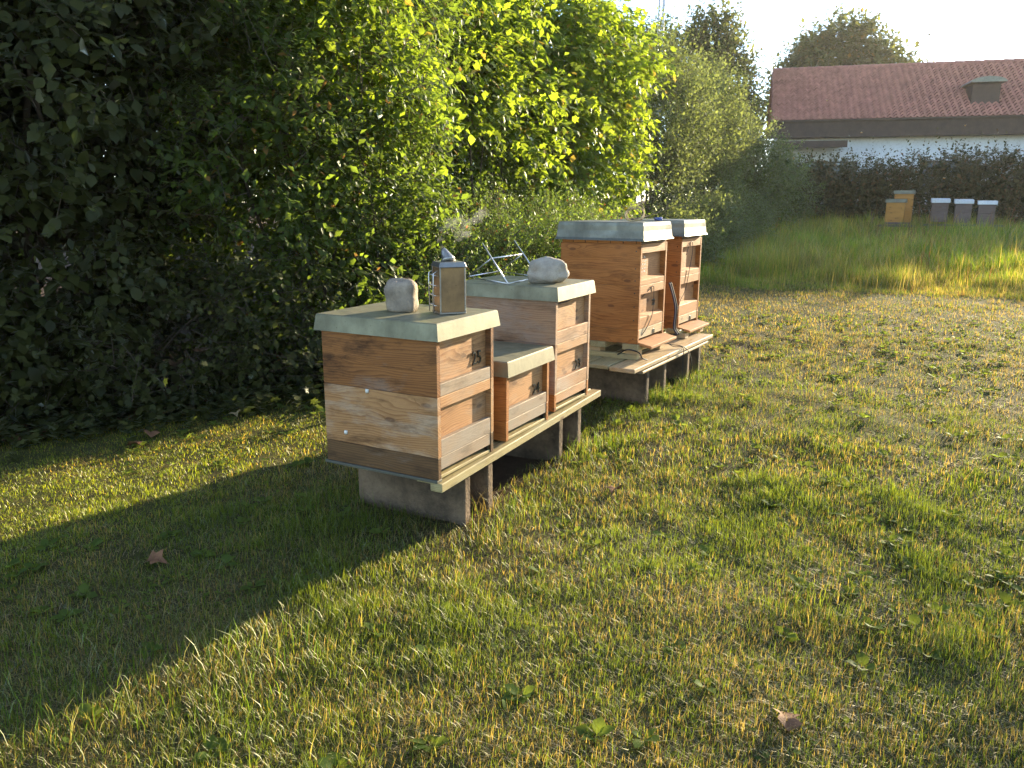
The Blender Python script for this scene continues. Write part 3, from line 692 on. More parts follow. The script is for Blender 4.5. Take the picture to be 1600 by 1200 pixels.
def foliage(parent, lobes, ntw, mat, tpl, size, per=10, twl=.34, up=.25, droop=.35, seed=0, lo=.55, gap=.25, nobj=0, tpls=None, twigs=True, name='foliage', front=None, spread=1.0, pick_near=True):
    p, d, f = sample_lobes(lobes, ntw, lo=lo, seed=seed, gap=gap, front=front)
    td = unit(d * .8 + rng.normal(0, .45, (ntw, 3)) + np.array([0, 0, up]))
    tl = twl * (.6 + .8 * rng.random(ntw))
    side = unit(np.cross(td, rng.normal(size=(ntw, 3))))
    P = []; Dd = []; Nn = []; Sz = []; Fr = []
    for k in range(per):
        s = (k + .5) / per; sg = 1 if k % 2 else -1
        base = p + td * (tl * (s - .35))[:, None] - np.array([0, 0, 1.0]) * (droop * .25 * tl * s * s)[:, None]
        dr = side * sg * (.8 * spread) + td * (.35 + .5 * s) + rng.normal(0, .28, (ntw, 3)) - np.array([0, 0, droop])
        nr = np.cross(dr, np.cross(np.array([0, 0, 1.0]) + .5 * d, dr)) + rng.normal(0, .30, (ntw, 3)) * np.linalg.norm(dr, axis=1, keepdims=True)
        P.append(base); Dd.append(dr); Nn.append(nr); Sz.append(size * (.42 + 1.0 * rng.random(ntw)) * (1 - .25 * s)); Fr.append(f)
    P = np.concatenate(P); Dd = np.concatenate(Dd); Nn = np.concatenate(Nn); Sz = np.concatenate(Sz); Fr = np.concatenate(Fr)
    ok = P[:, 2] > gh(P[:, 0], P[:, 1]) + .01
    P, Dd, Nn, Sz, Fr = P[ok], Dd[ok], Nn[ok], Sz[ok], Fr[ok]
    sel = np.zeros(len(P), bool)
    if nobj:
        cv = P - np.array(CAM); dist = np.linalg.norm(cv, axis=1)
        L = np.array(lobes); 
        score = Sz / dist * (Fr > .86) * (P[:, 1] < L[:, 1].mean() + .1) * (.6 + .4 * rng.random(len(P)))
        sel[np.argsort(-score)[:nobj]] = True
    loc = np.array(parent.location) if parent else np.zeros(3)
    fine = ~sel & ((Fr > .86) | (tpl is LEAF_SM)); plainer = ~sel & ~fine      # leaves deep inside the crown are simpler
    V, F, *_ = place(tpl, P[fine] - loc, Dd[fine], Nn[fine], Sz[fine])
    if plainer.any():
        V2, F2, *_ = place(LEAF_SM, P[plainer] - loc, Dd[plainer], Nn[plainer], Sz[plainer] * 1.15); F = np.concatenate([F, F2 + len(V)]); V = np.concatenate([V, V2])
    o = fast_mesh(name, V, F, mat, parent); o['kind'] = 'stuff'
    if nobj:
        T_, F_ = tpl; mes = []
        for q in range(4):
            Tq = T_ + rng.normal(0, .025, T_.shape) * (np.arange(len(T_)) > 0)[:, None]
            me = bpy.data.meshes.new('leaf'); me.from_pydata([tuple(v) for v in Tq], [], [tuple(int(i) for i in fc) for fc in F_]); me.materials.append(mat); mes.append(me)
        idx = np.where(sel)[0]; dd = unit(Dd[idx]); ss = unit(np.cross(Nn[idx], dd)); uu = np.cross(dd, ss)
        for q, i in enumerate(idx):
            ob = bpy.data.objects.new('leaf', mes[q % 4]); COL.objects.link(ob); ob.parent = parent
            M3 = Matrix((dd[q], ss[q], uu[q])).transposed() * float(Sz[i]); M4 = M3.to_4x4(); M4.translation = Vector(P[i] - loc); ob.matrix_local = M4
    if twigs:   # thin twigs
        st = slice(None, None, 2); p0 = p; p, td, tl = p[st], td[st], tl[st]; ntw = len(p)
        a = p - td * (tl * .45)[:, None]; b = p + td * (tl * .55)[:, None] - np.array([0, 0, 1.0]) * (droop * .2 * tl)[:, None]
        n1 = unit(np.cross(td, rng.normal(size=td.shape))); n2 = np.cross(td, n1); r = .0022
        ring = np.stack([n1, -.5 * n1 + .87 * n2, -.5 * n1 - .87 * n2], 1)
        V = np.concatenate([a[:, None] + ring * r * 1.6, b[:, None] + ring * r * .5], 1).reshape(-1, 3) - loc
        f0 = np.array([(0, 1, 4), (0, 4, 3), (1, 2, 5), (1, 5, 4), (2, 0, 3), (2, 3, 5)])
        fast_mesh('twigs', V, (f0[None] + (np.arange(ntw) * 6)[:, None, None]).reshape(-1, 3), M_BARK, parent)['kind'] = 'stuff'
    return p

def stems(parent, base, tops, r, mat=M_BARK, name='stem'):
    loc = Vector(parent.location)
    for k, tp in enumerate(tops):
        b = Vector(base) + Vector((random.uniform(-.15, .15), random.uniform(-.15, .15), -.05)); tp = Vector(tp)
        m1 = b.lerp(tp, .35) + Vector((random.uniform(-.12, .12), random.uniform(-.12, .12), .1)); m2 = b.lerp(tp, .7) + Vector((random.uniform(-.12, .12), random.uniform(-.12, .12), .1))
        tube_obj(name, [p - loc for p in spline([b, m1, m2, tp], 5)], r * random.uniform(.7, 1.1), mat, parent, 8, taper=.25)

def shrub(name, label, base, lobes, mat, tpl, size, ntw, per=10, cat='shrub', group='shrubs of the hedge along the lawn', nst=5, rst=.03, **kw):
    b = (base[0], base[1], gz(base[0], base[1]))
    r = empty(name, b); tag(r, label, cat, group)
    tops = []
    for i in range(nst):
        l = lobes[i % len(lobes)]; tops.append((l[0] + random.uniform(-.3, .3) * l[3], l[1] + random.uniform(-.3, .3) * l[4], l[2] + random.uniform(.1, .6) * l[5]))
    stems(r, b, tops, rst)
    foliage(r, lobes, ntw, mat, tpl, size, per=per, **kw)
    return r

# left dark hazel, close to the camera
shrub('hazel_bush', 'dark large-leaved hazel bush filling the left edge of the hedge', (-.5, 4.3), [(-.75, 4.25, 1.1, 1.1, 1.15, 1.15), (-.5, 4.2, 2.4, 1.2, 1.25, 1.3), (.25, 3.95, 3.1, 1.1, 1.2, 1.2), (-.2, 3.8, .6, .8, .8, .65)], L_HAZEL, LEAF_BIG, .105, 3300, 8, twl=.42, droop=.6, seed=1.0, nobj=170, gap=.35)
shrub('hazel_bush', 'shaded hazel bush with broad leaves between the left edge and the sunlit bulge', (.9, 3.6), [(.75, 3.55, .9, .95, 1.0, .95), (.9, 3.4, 2.0, 1.05, 1.05, 1.1), (1.1, 3.3, 3.2, 1.1, 1.1, 1.1), (.5, 3.2, .45, .65, .55, .5)], L_HAZEL, LEAF_BIG, .082, 3600, 8, twl=.36, droop=.5, seed=2.3, nobj=150, gap=.35)
shrub('bramble_bush', 'low dark bramble with small leaves at the foot of the shaded hedge', (.95, 2.95), [(.25, 3.05, .25, .5, .35, .35), (.95, 2.62, .35, .6, .45, .5), (1.45, 2.35, .5, .5, .42, .6)], L_HAZEL, LEAF_LOBE, .05, 900, 8, twl=.3, droop=.4, seed=3.7, nobj=90, nst=6, rst=.008)
shrub('dogwood_bush', 'big bush bulging out of the hedge behind the nearest hive, sunlit along its right edge', (2.3, 2.9), [(2.15, 2.7, .9, .95, .9, 1.0), (2.25, 2.75, 2.0, 1.0, 1.0, 1.1), (2.2, 2.8, 3.1, 1.0, 1.0, 1.1), (1.7, 2.5, 1.5, .65, .6, .9), (2.75, 2.35, 1.3, .55, .6, 1.0), (3.3, 3.1, 2.1, .95, .85, 1.0), (3.6, 3.2, 3.1, 1.0, .9, 1.0)], L_DOG, LEAF_SM, .066, 6600, 11, twl=.34, droop=.4, seed=4.1, nobj=120, gap=.3)
shrub('bramble_bush', 'sunlit spray of large yellow-green leaves in front of the bulging bush', (2.5, 2.2), [(2.45, 2.15, 2.35, .65, .45, .55), (2.9, 2.3, 1.9, .5, .45, .6), (2.0, 2.1, 2.9, .5, .4, .5)], L_BRIGHT, LEAF_BIG, .085, 260, 8, twl=.4, droop=.55, seed=5.5, nobj=110, nst=4, rst=.012, lo=.3)
# low cotoneaster mounds behind the hives
shrub('cotoneaster_shrub', 'low small-leaved shrub mound directly behind hives 23 to 25', (3.2, 1.9), [(3.2, 2.15, .35, .85, .6, .75), (3.8, 2.2, .45, .8, .75, .8), (2.7, 1.95, .3, .55, .35, .55)], L_PRIVET, LEAF_SM, .034, 4200, 11, twl=.2, droop=.15, up=.4, seed=6.2, nobj=0, gap=.45, nst=8, rst=.01)
shrub('cotoneaster_shrub', 'low sunlit shrub mound just left of the glazed hives', (4.9, 2.3), [(4.7, 1.95, .45, .9, .8, .78), (5.6, 2.3, .5, .9, .9, .82)], L_PRIVET, LEAF_SM, .036, 3600, 11, twl=.2, droop=.15, up=.4, seed=7.9, gap=.45, nst=8, rst=.01)
shrub('cotoneaster_shrub', 'low shrub mound seen past the lids of the glazed hives', (7.0, 2.5), [(6.6, 2.3, .4, .9, .9, .75), (7.6, 2.4, .45, .9, .8, .7)], L_PRIVET, LEAF_SM, .042, 1900, 10, twl=.24, droop=.15, up=.4, seed=9.1, gap=.45, nst=6, rst=.01)
# taller bushes behind
shrub('dogwood_bush', 'tall bush with bright top leaves set back behind the low mounds', (5.6, 4.1), [(4.6, 4.0, 1.5, 1.0, .9, 1.4), (5.6, 4.0, 1.6, 1.0, .9, 1.4), (5.0, 3.9, 2.9, 1.2, .95, 1.3), (6.6, 4.1, 1.6, 1.0, .9, 1.4), (6.3, 4.0, 3.2, 1.1, .9, 1.2)], L_DOG, LEAF_SM, .075, 5200, 10, twl=.4, droop=.45, seed=10.4, nobj=80, gap=.3)
shrub('maple_bush', 'sunlit bush with large yellow-green leaves behind the round boulder', (6.2, 3.3), [(5.6, 3.25, 2.5, .8, .5, .7), (6.6, 3.2, 2.2, .8, .55, .8), (5.0, 3.2, 3.0, .7, .45, .6), (6.2, 3.2, 3.3, .7, .5, .6)], L_BRIGHT, LEAF_LOBE, .105, 560, 9, twl=.5, droop=.6, seed=11.2, nobj=160, lo=.4, nst=4, rst=.02)
shrub('maple_bush', 'brightest yellow-green maple bush hanging down above the glazed hives', (9.4, 3.8), [(9.2, 3.6, 2.9, 1.5, .9, 1.4), (9.9, 3.45, 1.8, 1.2, .7, 1.0), (8.3, 3.7, 3.4, 1.1, .85, 1.2), (10.3, 3.5, 3.3, .9, .8, .9), (8.3, 3.6, 1.7, .8, .65, .9)], L_BRIGHT, LEAF_LOBE, .125, 2000, 9, twl=.55, droop=.65, seed=12.6, nobj=200, gap=.3, nst=6)
shrub('dogwood_bush', 'dark inner bush behind the brightest maple', (8.4, 5.0), [(7.6, 4.8, 1.6, 1.5, 1.0, 1.6), (9.6, 5.0, 2.2, 1.5, 1.0, 1.9), (8.4, 4.8, 4.0, 1.8, 1.0, 1.4), (7.2, 4.7, 3.0, 1.2, 1.0, 1.4)], L_DOG, LEAF_SM, .095, 3600, 10, twl=.45, droop=.4, seed=13.3, gap=.4)
shrub('willow_bush', 'tall upright pale-leaved bush right of the brightest maple', (13.4, 3.8), [(12.8, 3.6, 1.4, 1.4, .9, 1.4), (13.3, 3.7, 3.0, 1.4, .9, 1.6), (14.6, 3.7, 2.7, 1.2, .9, 1.5)], L_GREYG, LEAF_SM, .075, 3800, 10, twl=.6, droop=.1, up=1.0, seed=14.0, gap=.35)
shrub('willow_bush', 'last tall upright bush of the hedge next to the tiled roof', (17.2, 3.7), [(16.4, 3.6, 1.5, 1.4, .9, 1.5), (17.4, 3.7, 2.9, 1.4, .9, 1.6), (18.8, 3.6, 2.2, 1.2, .9, 1.5)], L_GREYG, LEAF_SM, .085, 3600, 10, twl=.65, droop=.1, up=1.0, seed=15.5, gap=.35)
shrub('elder_bush', 'dull grey-green bush where the hedge reaches the far hedge', (20.4, 3.2), [(19.2, 3.0, 1.1, 1.3, 1.0, 1.2), (21.2, 2.8, 1.3, 1.3, 1.1, 1.4), (20.4, 3.2, 2.1, 1.4, 1.0, 1.1)], L_GREYG, LEAF_SM, .095, 2600, 10, twl=.5, droop=.3, seed=16.7, gap=.4)
shrub('elder_bush', 'low dark bush at the hedge foot right of the glazed hives', (10.8, 2.3), [(10.2, 2.2, .5, .9, .6, .6), (12.2, 2.2, .6, 1.2, .6, .75), (14.5, 2.2, .7, 1.3, .6, .8)], L_GREYG, LEAF_SM, .065, 3000, 10, twl=.35, droop=.3, seed=17.9, gap=.4, nst=6, rst=.015)
def tree(name, label, base, lobes, mat, size, ntw, per=9, rtr=.2, seed=0, group='trees behind the building', tpl=LEAF_SM, twl=1.0, lo=.5, gap=.3):
    b = (base[0], base[1], gz(base[0], base[1])); r = empty(name, b); tag(r, label, 'tree', group); loc = Vector(b)
    top = Vector((lobes[0][0], lobes[0][1], lobes[0][2]))
    pts = spline([Vector(b) - Vector((0, 0, .2)), Vector(b).lerp(top, .5) + Vector((.1, -.1, 0)), top], 6)
    tube_obj('trunk', [p - loc for p in pts], rtr, M_BARK, r, 10, taper=.3)
    for l in lobes:
        tube_obj('limb', [p - loc for p in spline([Vector(b).lerp(top, .45), Vector((l[0], l[1], l[2] - .3 * l[5])), Vector((l[0], l[1], l[2] + .4 * l[5]))], 5)], rtr * .45, M_BARK, r, 6, taper=.2)
    foliage(r, lobes, ntw, mat, tpl, size, per=per, twl=twl, seed=seed, twigs=False, name='crown', lo=lo, gap=gap, droop=.4)
    return r
tree('hornbeam_tree', 'tall dark tree behind the shaded left part of the hedge', (1.2, 5.8), [(.6, 5.7, 2.6, 1.8, 1.1, 2.3), (-1.2, 5.9, 2.2, 1.6, 1.1, 2.1), (2.8, 5.5, 2.8, 1.6, 1.1, 2.4)], L_HAZEL, .18, 4400, 9, .09, 18.8, 'trees behind the hedge', twl=.5, gap=.5)
tree('maple_tree', 'tree crown rising behind the sunlit middle of the hedge', (6.5, 6.6), [(6.2, 6.4, 3.4, 2.0, 1.1, 2.0), (9.0, 6.2, 3.8, 1.9, 1.1, 1.9), (4.6, 6.2, 3.2, 1.5, 1.0, 2.2)], L_DOG, .15, 3000, 9, .1, 19.9, 'trees behind the hedge', twl=.5, gap=.45)
# far trees against the sky
tree('oak_tree', 'large round tree standing alone behind the tiled roof', (60, 6.4), [(60, 6.3, 10.0, 3.6, 3.9, 3.7), (60, 3.4, 9.2, 3.0, 2.5, 2.6), (60, 8.7, 8.6, 3.0, 2.6, 2.4), (60, 5.2, 12.0, 2.2, 1.7, 1.8), (60, 7.6, 11.2, 2.2, 1.6, 1.6)], L_FAR, .42, 2100, 10, .35, 21.0, twl=1.3, lo=.45, gap=.35)
tree('oak_tree', 'dark tree partly hidden between the hedge end and the lone round tree', (38, 8.7), [(38, 8.6, 6.5, 2.3, 1.5, 2.6), (38, 10.2, 7.2, 2.3, 1.6, 2.6), (38, 8.0, 4.6, 2.0, 1.4, 2.0), (38, 9.0, 9.0, 1.6, 1.0, 1.5)], L_FAR, .26, 2200, 10, .22, 22.0, 'trees behind the building', twl=.9, gap=.35)
tree('oak_tree', 'dark tree rising behind the metal mast', (34, 12.5), [(34, 12.0, 6.0, 2.3, 1.6, 2.6), (34, 10.8, 7.2, 1.9, 1.2, 2.0), (34, 13.4, 7.6, 1.9, 1.5, 2.0)], L_FAR, .26, 1700, 10, .22, 23.0, 'trees behind the building', twl=.9, gap=.4)
# trees and bushes right of the picture: they shade the far meadow and the right foreground
tree('birch_tree', 'airy tree right of the picture casting soft shade on the right foreground', (24, -8.3), [(24, -8.1, 5.2, 1.5, 1.55, 1.7), (24, -9.6, 5.6, 1.4, 1.5, 1.5)], L_FAR, .15, 900, 8, .12, 24.0, 'trees right of the meadow', twl=.8, lo=.2)
for k, (yy, top) in enumerate(((-4.7, 4.0), (-7.3, 4.2), (-10.4, 4.4))):
    tree('hedge_tree', ['bushy tree beyond the right edge, nearest the far hives', 'bushy tree beyond the right edge, middle of the row', 'bushy tree beyond the right edge, farthest from the hives'][k], (27.5, yy), [(27.5, yy, top - 1.5, 1.4, (.45, 1.5, 1.6)[k], 1.5), (27.8, yy - .1, top - 2.4, 1.3, (.45, 1.4, 1.5)[k], 1.4)], L_FAR, .2, 700, 8, .12, 25.0 + k, 'trees right of the meadow', twl=.7)

# ------------------------------------------------------------------ far hedge
HX = 23.6
def hedge_piece(label, y0, y1, top, seed, ntw):
    r = empty('clipped_hedge', (HX + .5, (y0 + y1) / 2, gz(HX, 0))); tag(r, label, 'hedge', 'hedge row along the building')
    loc = np.array(r.location)
    lob = []; y = y0 + .4
    while y < y1:
        lob += [(HX + .5, y, .45 + .6, .65, .75, .75), (HX + .5, y, 1.6, .6, .75, .72)]
        y += .75
    lob = [(a + random.uniform(-.1, .1), b, c + random.uniform(-.05, .08) + (top - 2.35) * (c > 1.2), d, e, f * random.uniform(.95, 1.1)) for a, b, c, d, e, f in lob]
    foliage(r, lob, ntw, L_HEDGE, LEAF_SM, .12, per=9, twl=.35, up=.25, seed=seed, gap=.9, lo=.2, twigs=False)
    tops = [(HX + .5 + random.uniform(-.3, .3), random.uniform(y0, y1), random.uniform(1.4, 2.0)) for _ in range(6)]
    for tp in tops: tube_obj('stem', [Vector(p) - Vector(loc) for p in spline([(tp[0], tp[1], .4), (tp[0] + .05, tp[1] - .05, 1.2), tp], 3)], .03, M_BARK, r, 6, taper=.4)
    # long shoots above the clip line
    m = int((y1 - y0) * 9); pts = np.stack([HX + .4 + rng.uniform(-.4, .4, m), rng.uniform(y0, y1, m), top - .15 + .0 * rng.random(m)], 1)
    hgt = .25 + .55 * rng.random(m) ** 2; P = []; Dd = []
    for k in range(9):
        P.append(pts + np.array([0, .12, 1]) * (hgt * k / 9)[:, None] * np.sign(np.array([1, 1, 1])) + rng.normal(0, .015, (m, 3))); Dd.append(rng.normal(0, 1, (m, 3)) + np.array([0, 0, .5]))
    P = np.concatenate(P); Dd = np.concatenate(Dd); V, F, *_ = place(LEAF_SM, P - loc, Dd, rng.normal(size=P.shape), .075 * (.6 + .7 * rng.random(len(P))))
    fast_mesh('shoots', V, F, L_HEDGE, r)['kind'] = 'stuff'
hedge_piece('dark clipped hedge behind the orange far hives', -1.0, 3.4, 2.62, 30.0, 4200)
hedge_piece('dark clipped hedge behind the three brown far hives', -5.8, -1.05, 2.72, 31.0, 4500)

# ------------------------------------------------------------------ far hives
def far_box_hive(label, x, y, z0, w, d, hts, body, lidm, lean=0.0, rz=0.0, group='far hives'):
    h = empty('beehive', (x, y, z0), rz); h.rotation_euler = (0, lean, rz); tag(h, label, 'beehive', group)
    z = 0.0
    box('base', (0, d, 0, w, 0, .05), W_FARG, h, 'y', c=.003); z = .0505
    for hh in hts:
        box('box_body', (.0, d, .0, w, z, z + hh - .004), body, h, 'y', c=.004)
        box('front_recess', (-.004, 0.0005, .05, w - .05, z + .07, z + hh - .06), body, h, 'y', c=.002)
        z += hh
    V, F = chamfer(-.03, d + .03, -.03, w + .03, z - .02, z + .07, .004); mesh_obj('lid', V, F, lidm, h)
    return h
gF = gz(21, 0)
far_box_hive('tall orange far hive standing behind the shorter orange one', 21.0, -.74, .72, .44, .42, (.30, .30, .14), W_FAR, M_LID2, group='orange far hives')
far_box_hive('shorter orange far hive, leftmost of the far row', 20.1, -.60, .74, .42, .42, (.25, .25), W_FAR, M_LID2, group='orange far hives')
far_box_hive('leaning brown far hive with pale lid, left of the brown three', 20.5, -1.56, .80, .36, .42, (.21, .23), W_FARG, M_LIDB, R(-3), R(3), 'brown far hives')
far_box_hive('brown far hive with pale lid, middle of the brown three', 20.5, -2.07, .78, .36, .42, (.21, .23), W_FARG, M_LIDB, R(-3), R(2), 'brown far hives')
far_box_hive('brown far hive with pale lid and lighter lower box, rightmost of all', 20.5, -2.57, .76, .36, .42, (.21, .23), W_FARG, M_LIDB, R(-1), R(0), 'brown far hives')
for lab, y0, y1, z in (('wooden rail stand under the orange far hives', -.90, .0, .72), ('long wooden rail stand under the brown far hives', -2.75, -1.05, .76)):
    r = empty('rail_stand', (20.4, (y0 + y1) / 2, gF)); tag(r, lab, 'hive stand', 'far rail stands'); L = (y1 - y0) / 2
    for x in (-.28, .45): box('rail', (x, x + .07, -L, L, z - gF - .045, z - gF - .005), M_RAIL, r, 'y')
    for x in (-.27, .46):
        for y in (-L + .1, L - .15): box('post', (x, x + .05, y, y + .06, -.15, z - gF - .0455), M_RAIL, r, 'z')

# ------------------------------------------------------------------ building
bd = empty('long_building', (39.6, 3.0, 0), 0)
tag(bd, 'long white building with red tiled roof behind the far hedge', 'building')
ax = Vector((.2146, -.9767, 0)); nr = Vector((.9767, .2146, 0))     # along the ridge, and away from the camera
C2 = Vector((CAM.x, CAM.y, 0))
RID = C2 + Vector((math.cos(R(10.98)), math.sin(R(10.98)), 0)) * 45.0
BL = bd.location
def bp(s, t, z): p = RID + ax * s + nr * t; return Vector((p.x, p.y, z)) - BL
ZR, ZE, TE = 7.86, 4.90, -5.1
LEN = 15.5
rows, pitch = 22, .27
dz = (ZR - ZE) / rows; dt = -TE / rows; V = []; F = []
ncol = int(LEN / pitch); sub = 4
for r_ in range(rows):
    for face in (0, 1):
        pass
prof = [(0, 0.0), (.25, .085), (.5, .12), (.75, .06)]
for r_ in range(rows):
    t0 = TE + r_ * dt; t1 = t0 + dt * 1.08; z0 = ZE + r_ * dz + .095; z1 = ZE + (r_ + 1.08) * dz
    b0 = len(V)
    jit = [random.uniform(-.008, .008) for _ in range(ncol + 1)]
    for c_ in range(ncol):
        for u, h_ in prof:
            s_ = (c_ + u) * pitch
            V.append(bp(s_, t0 + .0, z0 + h_ + jit[c_] - .09)); V.append(bp(s_, t0, z0 + h_ + jit[c_])); V.append(bp(s_, t1, z1 + h_ * .6 + jit[c_]))
    m = ncol * len(prof)
    for k in range(m - 1):
        a0 = b0 + 3 * k; F.append((a0, a0 + 3, a0 + 4, a0 + 1)); F.append((a0 + 1, a0 + 4, a0 + 5, a0 + 2))
roof = mesh_obj('roof', [bp(-.05, TE + .02, ZE - .02), bp(LEN, TE + .02, ZE - .02), bp(LEN, 0, ZR - .03), bp(-.05, 0, ZR - .03), bp(LEN, 5.1, ZE), bp(-.05, 5.1, ZE)], [(0, 1, 2, 3), (3, 2, 4, 5)], M_TILE, bd)
tiles = mesh_obj('roof_tiles', V, F, M_TILE, roof); tiles['kind'] = 'stuff'
for k in range(int(LEN / .42)):
    pts = [bp(.42 * k - .02, 0, ZR + .05), bp(.42 * k + .43, 0, ZR + .035)]; Vt, Ft = tube(pts, .10, 8, taper=.85); mesh_obj('ridge_tile', Vt, Ft, M_TILE, roof, True)
def bbox(name, s0, s1, t0, t1, z0, z1, mat, parent=bd):
    V = [bp(s, t, z) for s in (s0, s1) for t in (t0, t1) for z in (z0, z1)]
    F = [(0, 1, 3, 2), (4, 6, 7, 5), (0, 4, 5, 1), (2, 3, 7, 6), (0, 2, 6, 4), (1, 5, 7, 3)]
    return mesh_obj(name, V, F, mat, parent)
bbox('fascia', -.1, LEN, TE - .02, TE + .30, ZE - .72, ZE - .0, M_FASCIA)
bbox('wall', .3, LEN, TE + .8, 5.0, -.5, ZE - .3, M_WHITE)
bbox('gutter', -.1, LEN, TE - .16, TE - .03, ZE - .03, ZE + .05, M_FASCIA)
for s in (1.6, 6.6, 10.6):
    w_ = bbox('window', s, s + 2.3, TE + .70, TE + .795, 1.6, 3.15, M_FASCIA)
    for q in range(2): bbox('pane', s + .08 + q * 1.1, s + 1.1 + q * 1.1, TE + .685, TE + .6985, 1.68, 3.07, M_GLASS, w_)
cn = bbox('porch_roof', .2, 3.1, TE - 1.9, TE + .78, 3.78, 3.92, M_LID2); bbox('porch_fascia', .2, 3.1, TE - 1.92, TE - 1.905, 3.62, 3.90, M_FASCIA, cn)
# roof vent with rounded metal cap
sv = 8.35; tv = -4.0; zv = ZE + (tv - TE) / -TE * (ZR - ZE)
vt = bbox('roof_vent', sv, sv + 1.1, tv - .1, tv + 1.1, zv - .35, zv + .85, M_VENT)
V = []; F = []
for i in range(13):
    a = math.pi * i / 12
    for t_ in (tv - .35, tv + 1.5): V.append(bp(sv + .55 - math.cos(a) * .72, t_, zv + .90 + .24 * math.sin(a)))
for i in range(12): F.append((2 * i, 2 * i + 2, 2 * i + 3, 2 * i + 1))
F.append(tuple(range(0, 26, 2))[::-1]); F.append(tuple(range(1, 26, 2))); F.append((0, 1, 25, 24)); mesh_obj('vent_cap', V, F, M_LID2, vt, False)
tube_obj('lightning_rod', [bp(11.6, -1.6, ZE + 2.0), bp(11.6, -1.4, ZR + .1), bp(11.6, -1.4, ZR + 1.3)], .03, M_MAST, bd, 6, taper=.6)

# metal mast behind the hedge
ms = empty('metal_mast', (27.6, 8.3, gz(27.6, 8.3))); tag(ms, 'slender pale metal mast rising behind the hedge', 'mast')
for dx, dy in ((0, 0), (.05, .20), (.2, .1)): tube_obj('mast_leg', [(dx, dy, -.2), (dx, dy, 12)], .035, M_MAST, ms, 8)
for k in range(12): tube_obj('brace', [(0, 0, 1 + k * .9), (.05, .20, 1.45 + k * .9)], .012, M_MAST, ms, 6)

# ------------------------------------------------------------------ bees in the air
BEE = ['before the dark eave', 'above the orange far hives', 'above the brown far hives', 'before the end of the leafy hedge', 'before the white wall', 'in the sky', 'before the roof tiles', 'before the pale upright bush']
def bee(x, y, z, k, sc):
    b = rock('bee', (x, y, z), .012 * sc, .006 * sc, .006 * sc, M_BEE, k * 1.3, 0, k * 1.1, .1)
    tag(b, 'tiny sunlit honeybee flying ' + BEE[k], 'bee', 'flying bees')
    for s in (-1, 1):
        mesh_obj('wing', [(0, 0, .009 * sc), (-.004 * sc, s * .012 * sc, .014 * sc), (.003 * sc, s * .013 * sc, .014 * sc), (.004 * sc, s * .002 * sc, .010 * sc)], [(0, 1, 2, 3)], M_CHALK, b)
for k, (px, py, d) in enumerate([(1508, 197, 8), (1392, 290, 9), (1475, 280, 7.5), (1240, 248, 8), (1346, 208, 10), (1452, 55, 7), (1292, 158, 9), (1180, 120, 6)]):
    dv = _f + _r2 * ((px - 800) / 1231.08) - _u2 * ((py - 600) / 1231.08); P = CAM + dv * d; bee(P.x, P.y, P.z, k, 1.2)

# ------------------------------------------------------------------ grass
def in_view(x, y, margin=.6):
    dx = x - CAM.x; dy = y - CAM.y
    f = dx * math.cos(_y) + dy * math.sin(_y); r = dx * math.sin(_y) - dy * math.cos(_y)
    return (f > .9) & (np.abs(r) < f * .70 + margin)
def blocked(x, y):
    b = (np.abs(x - .43) < .0) 
    for lx in (.205, .385, 1.075, 1.30): b |= (np.abs(x - lx - .022) < .026) & (y > .015) & (y < .55)
    return b
def blades(name, x, y, hgt, wid, lean, tint, flat, label, mat=M_GRASS):
    n = len(x); z = gh(x, y) - .006
    a = rng.uniform(0, 2 * np.pi, n); dirv = np.stack([np.cos(a), np.sin(a)], 1); sd = np.stack([-np.sin(a), np.cos(a)], 1)
    b = np.stack([x, y, z], 1)
    l1 = lean * hgt * .35; l2 = lean * hgt
    zh1 = hgt * np.sqrt(np.clip(1 - (lean * .7) ** 2, .05, 1)) * .55 * (1 - .55 * flat); zh2 = hgt * np.sqrt(np.clip(1 - lean ** 2, .02, 1)) * (1 - .25 * flat)
    mid = b + np.concatenate([dirv * l1[:, None], zh1[:, None]], 1); tip = b + np.concatenate([dirv * l2[:, None], zh2[:, None]], 1)
    w = np.concatenate([sd * (wid * .5)[:, None], np.zeros((n, 1))], 1)
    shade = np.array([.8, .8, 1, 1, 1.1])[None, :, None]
    near = (np.hypot(x - CAM.x, y - CAM.y) < 4.3) | (hgt > .12); m = int(near.sum()); b_, w_, md, tp, ti = b[near], w[near], mid[near], tip[near], tint[near]
    V = np.stack([b_ - w_, b_ + w_, md - w_ * .8, md + w_ * .8, tp], 1).reshape(-1, 3)
    f0 = np.array([(0, 1, 3), (0, 3, 2), (2, 3, 4)]); F = (f0[None] + (np.arange(m) * 5)[:, None, None]).reshape(-1, 3)
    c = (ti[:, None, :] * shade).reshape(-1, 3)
    fr = ~near
    if fr.any():
        V2 = np.stack([b[fr] - w[fr], b[fr] + w[fr], tip[fr]], 1).reshape(-1, 3)
        F = np.concatenate([F, np.arange(len(V2)).reshape(-1, 3) + len(V)]); V = np.concatenate([V, V2])
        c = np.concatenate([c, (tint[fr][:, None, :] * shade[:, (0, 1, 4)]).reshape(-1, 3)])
    o = fast_mesh(name, V, F, mat, None, col=np.clip(c, 0, 1)); tag(o, label, 'grass', kind='stuff'); return o
def lawn_tint(x, y, dry):
    n = len(x); g0 = np.array([.048, .078, .012]); g1 = np.array([.130, .150, .022]); s0 = np.array([.15, .105, .040]); s1 = np.array([.27, .195, .075])
    r = rng.random((n, 1)); r2 = rng.random((n, 1))
    c = np.where((rng.random(n) < dry)[:, None], s0 + (s1 - s0) * r, g0 + (g1 - g0) * r)
    return c * (.8 + .4 * r2)
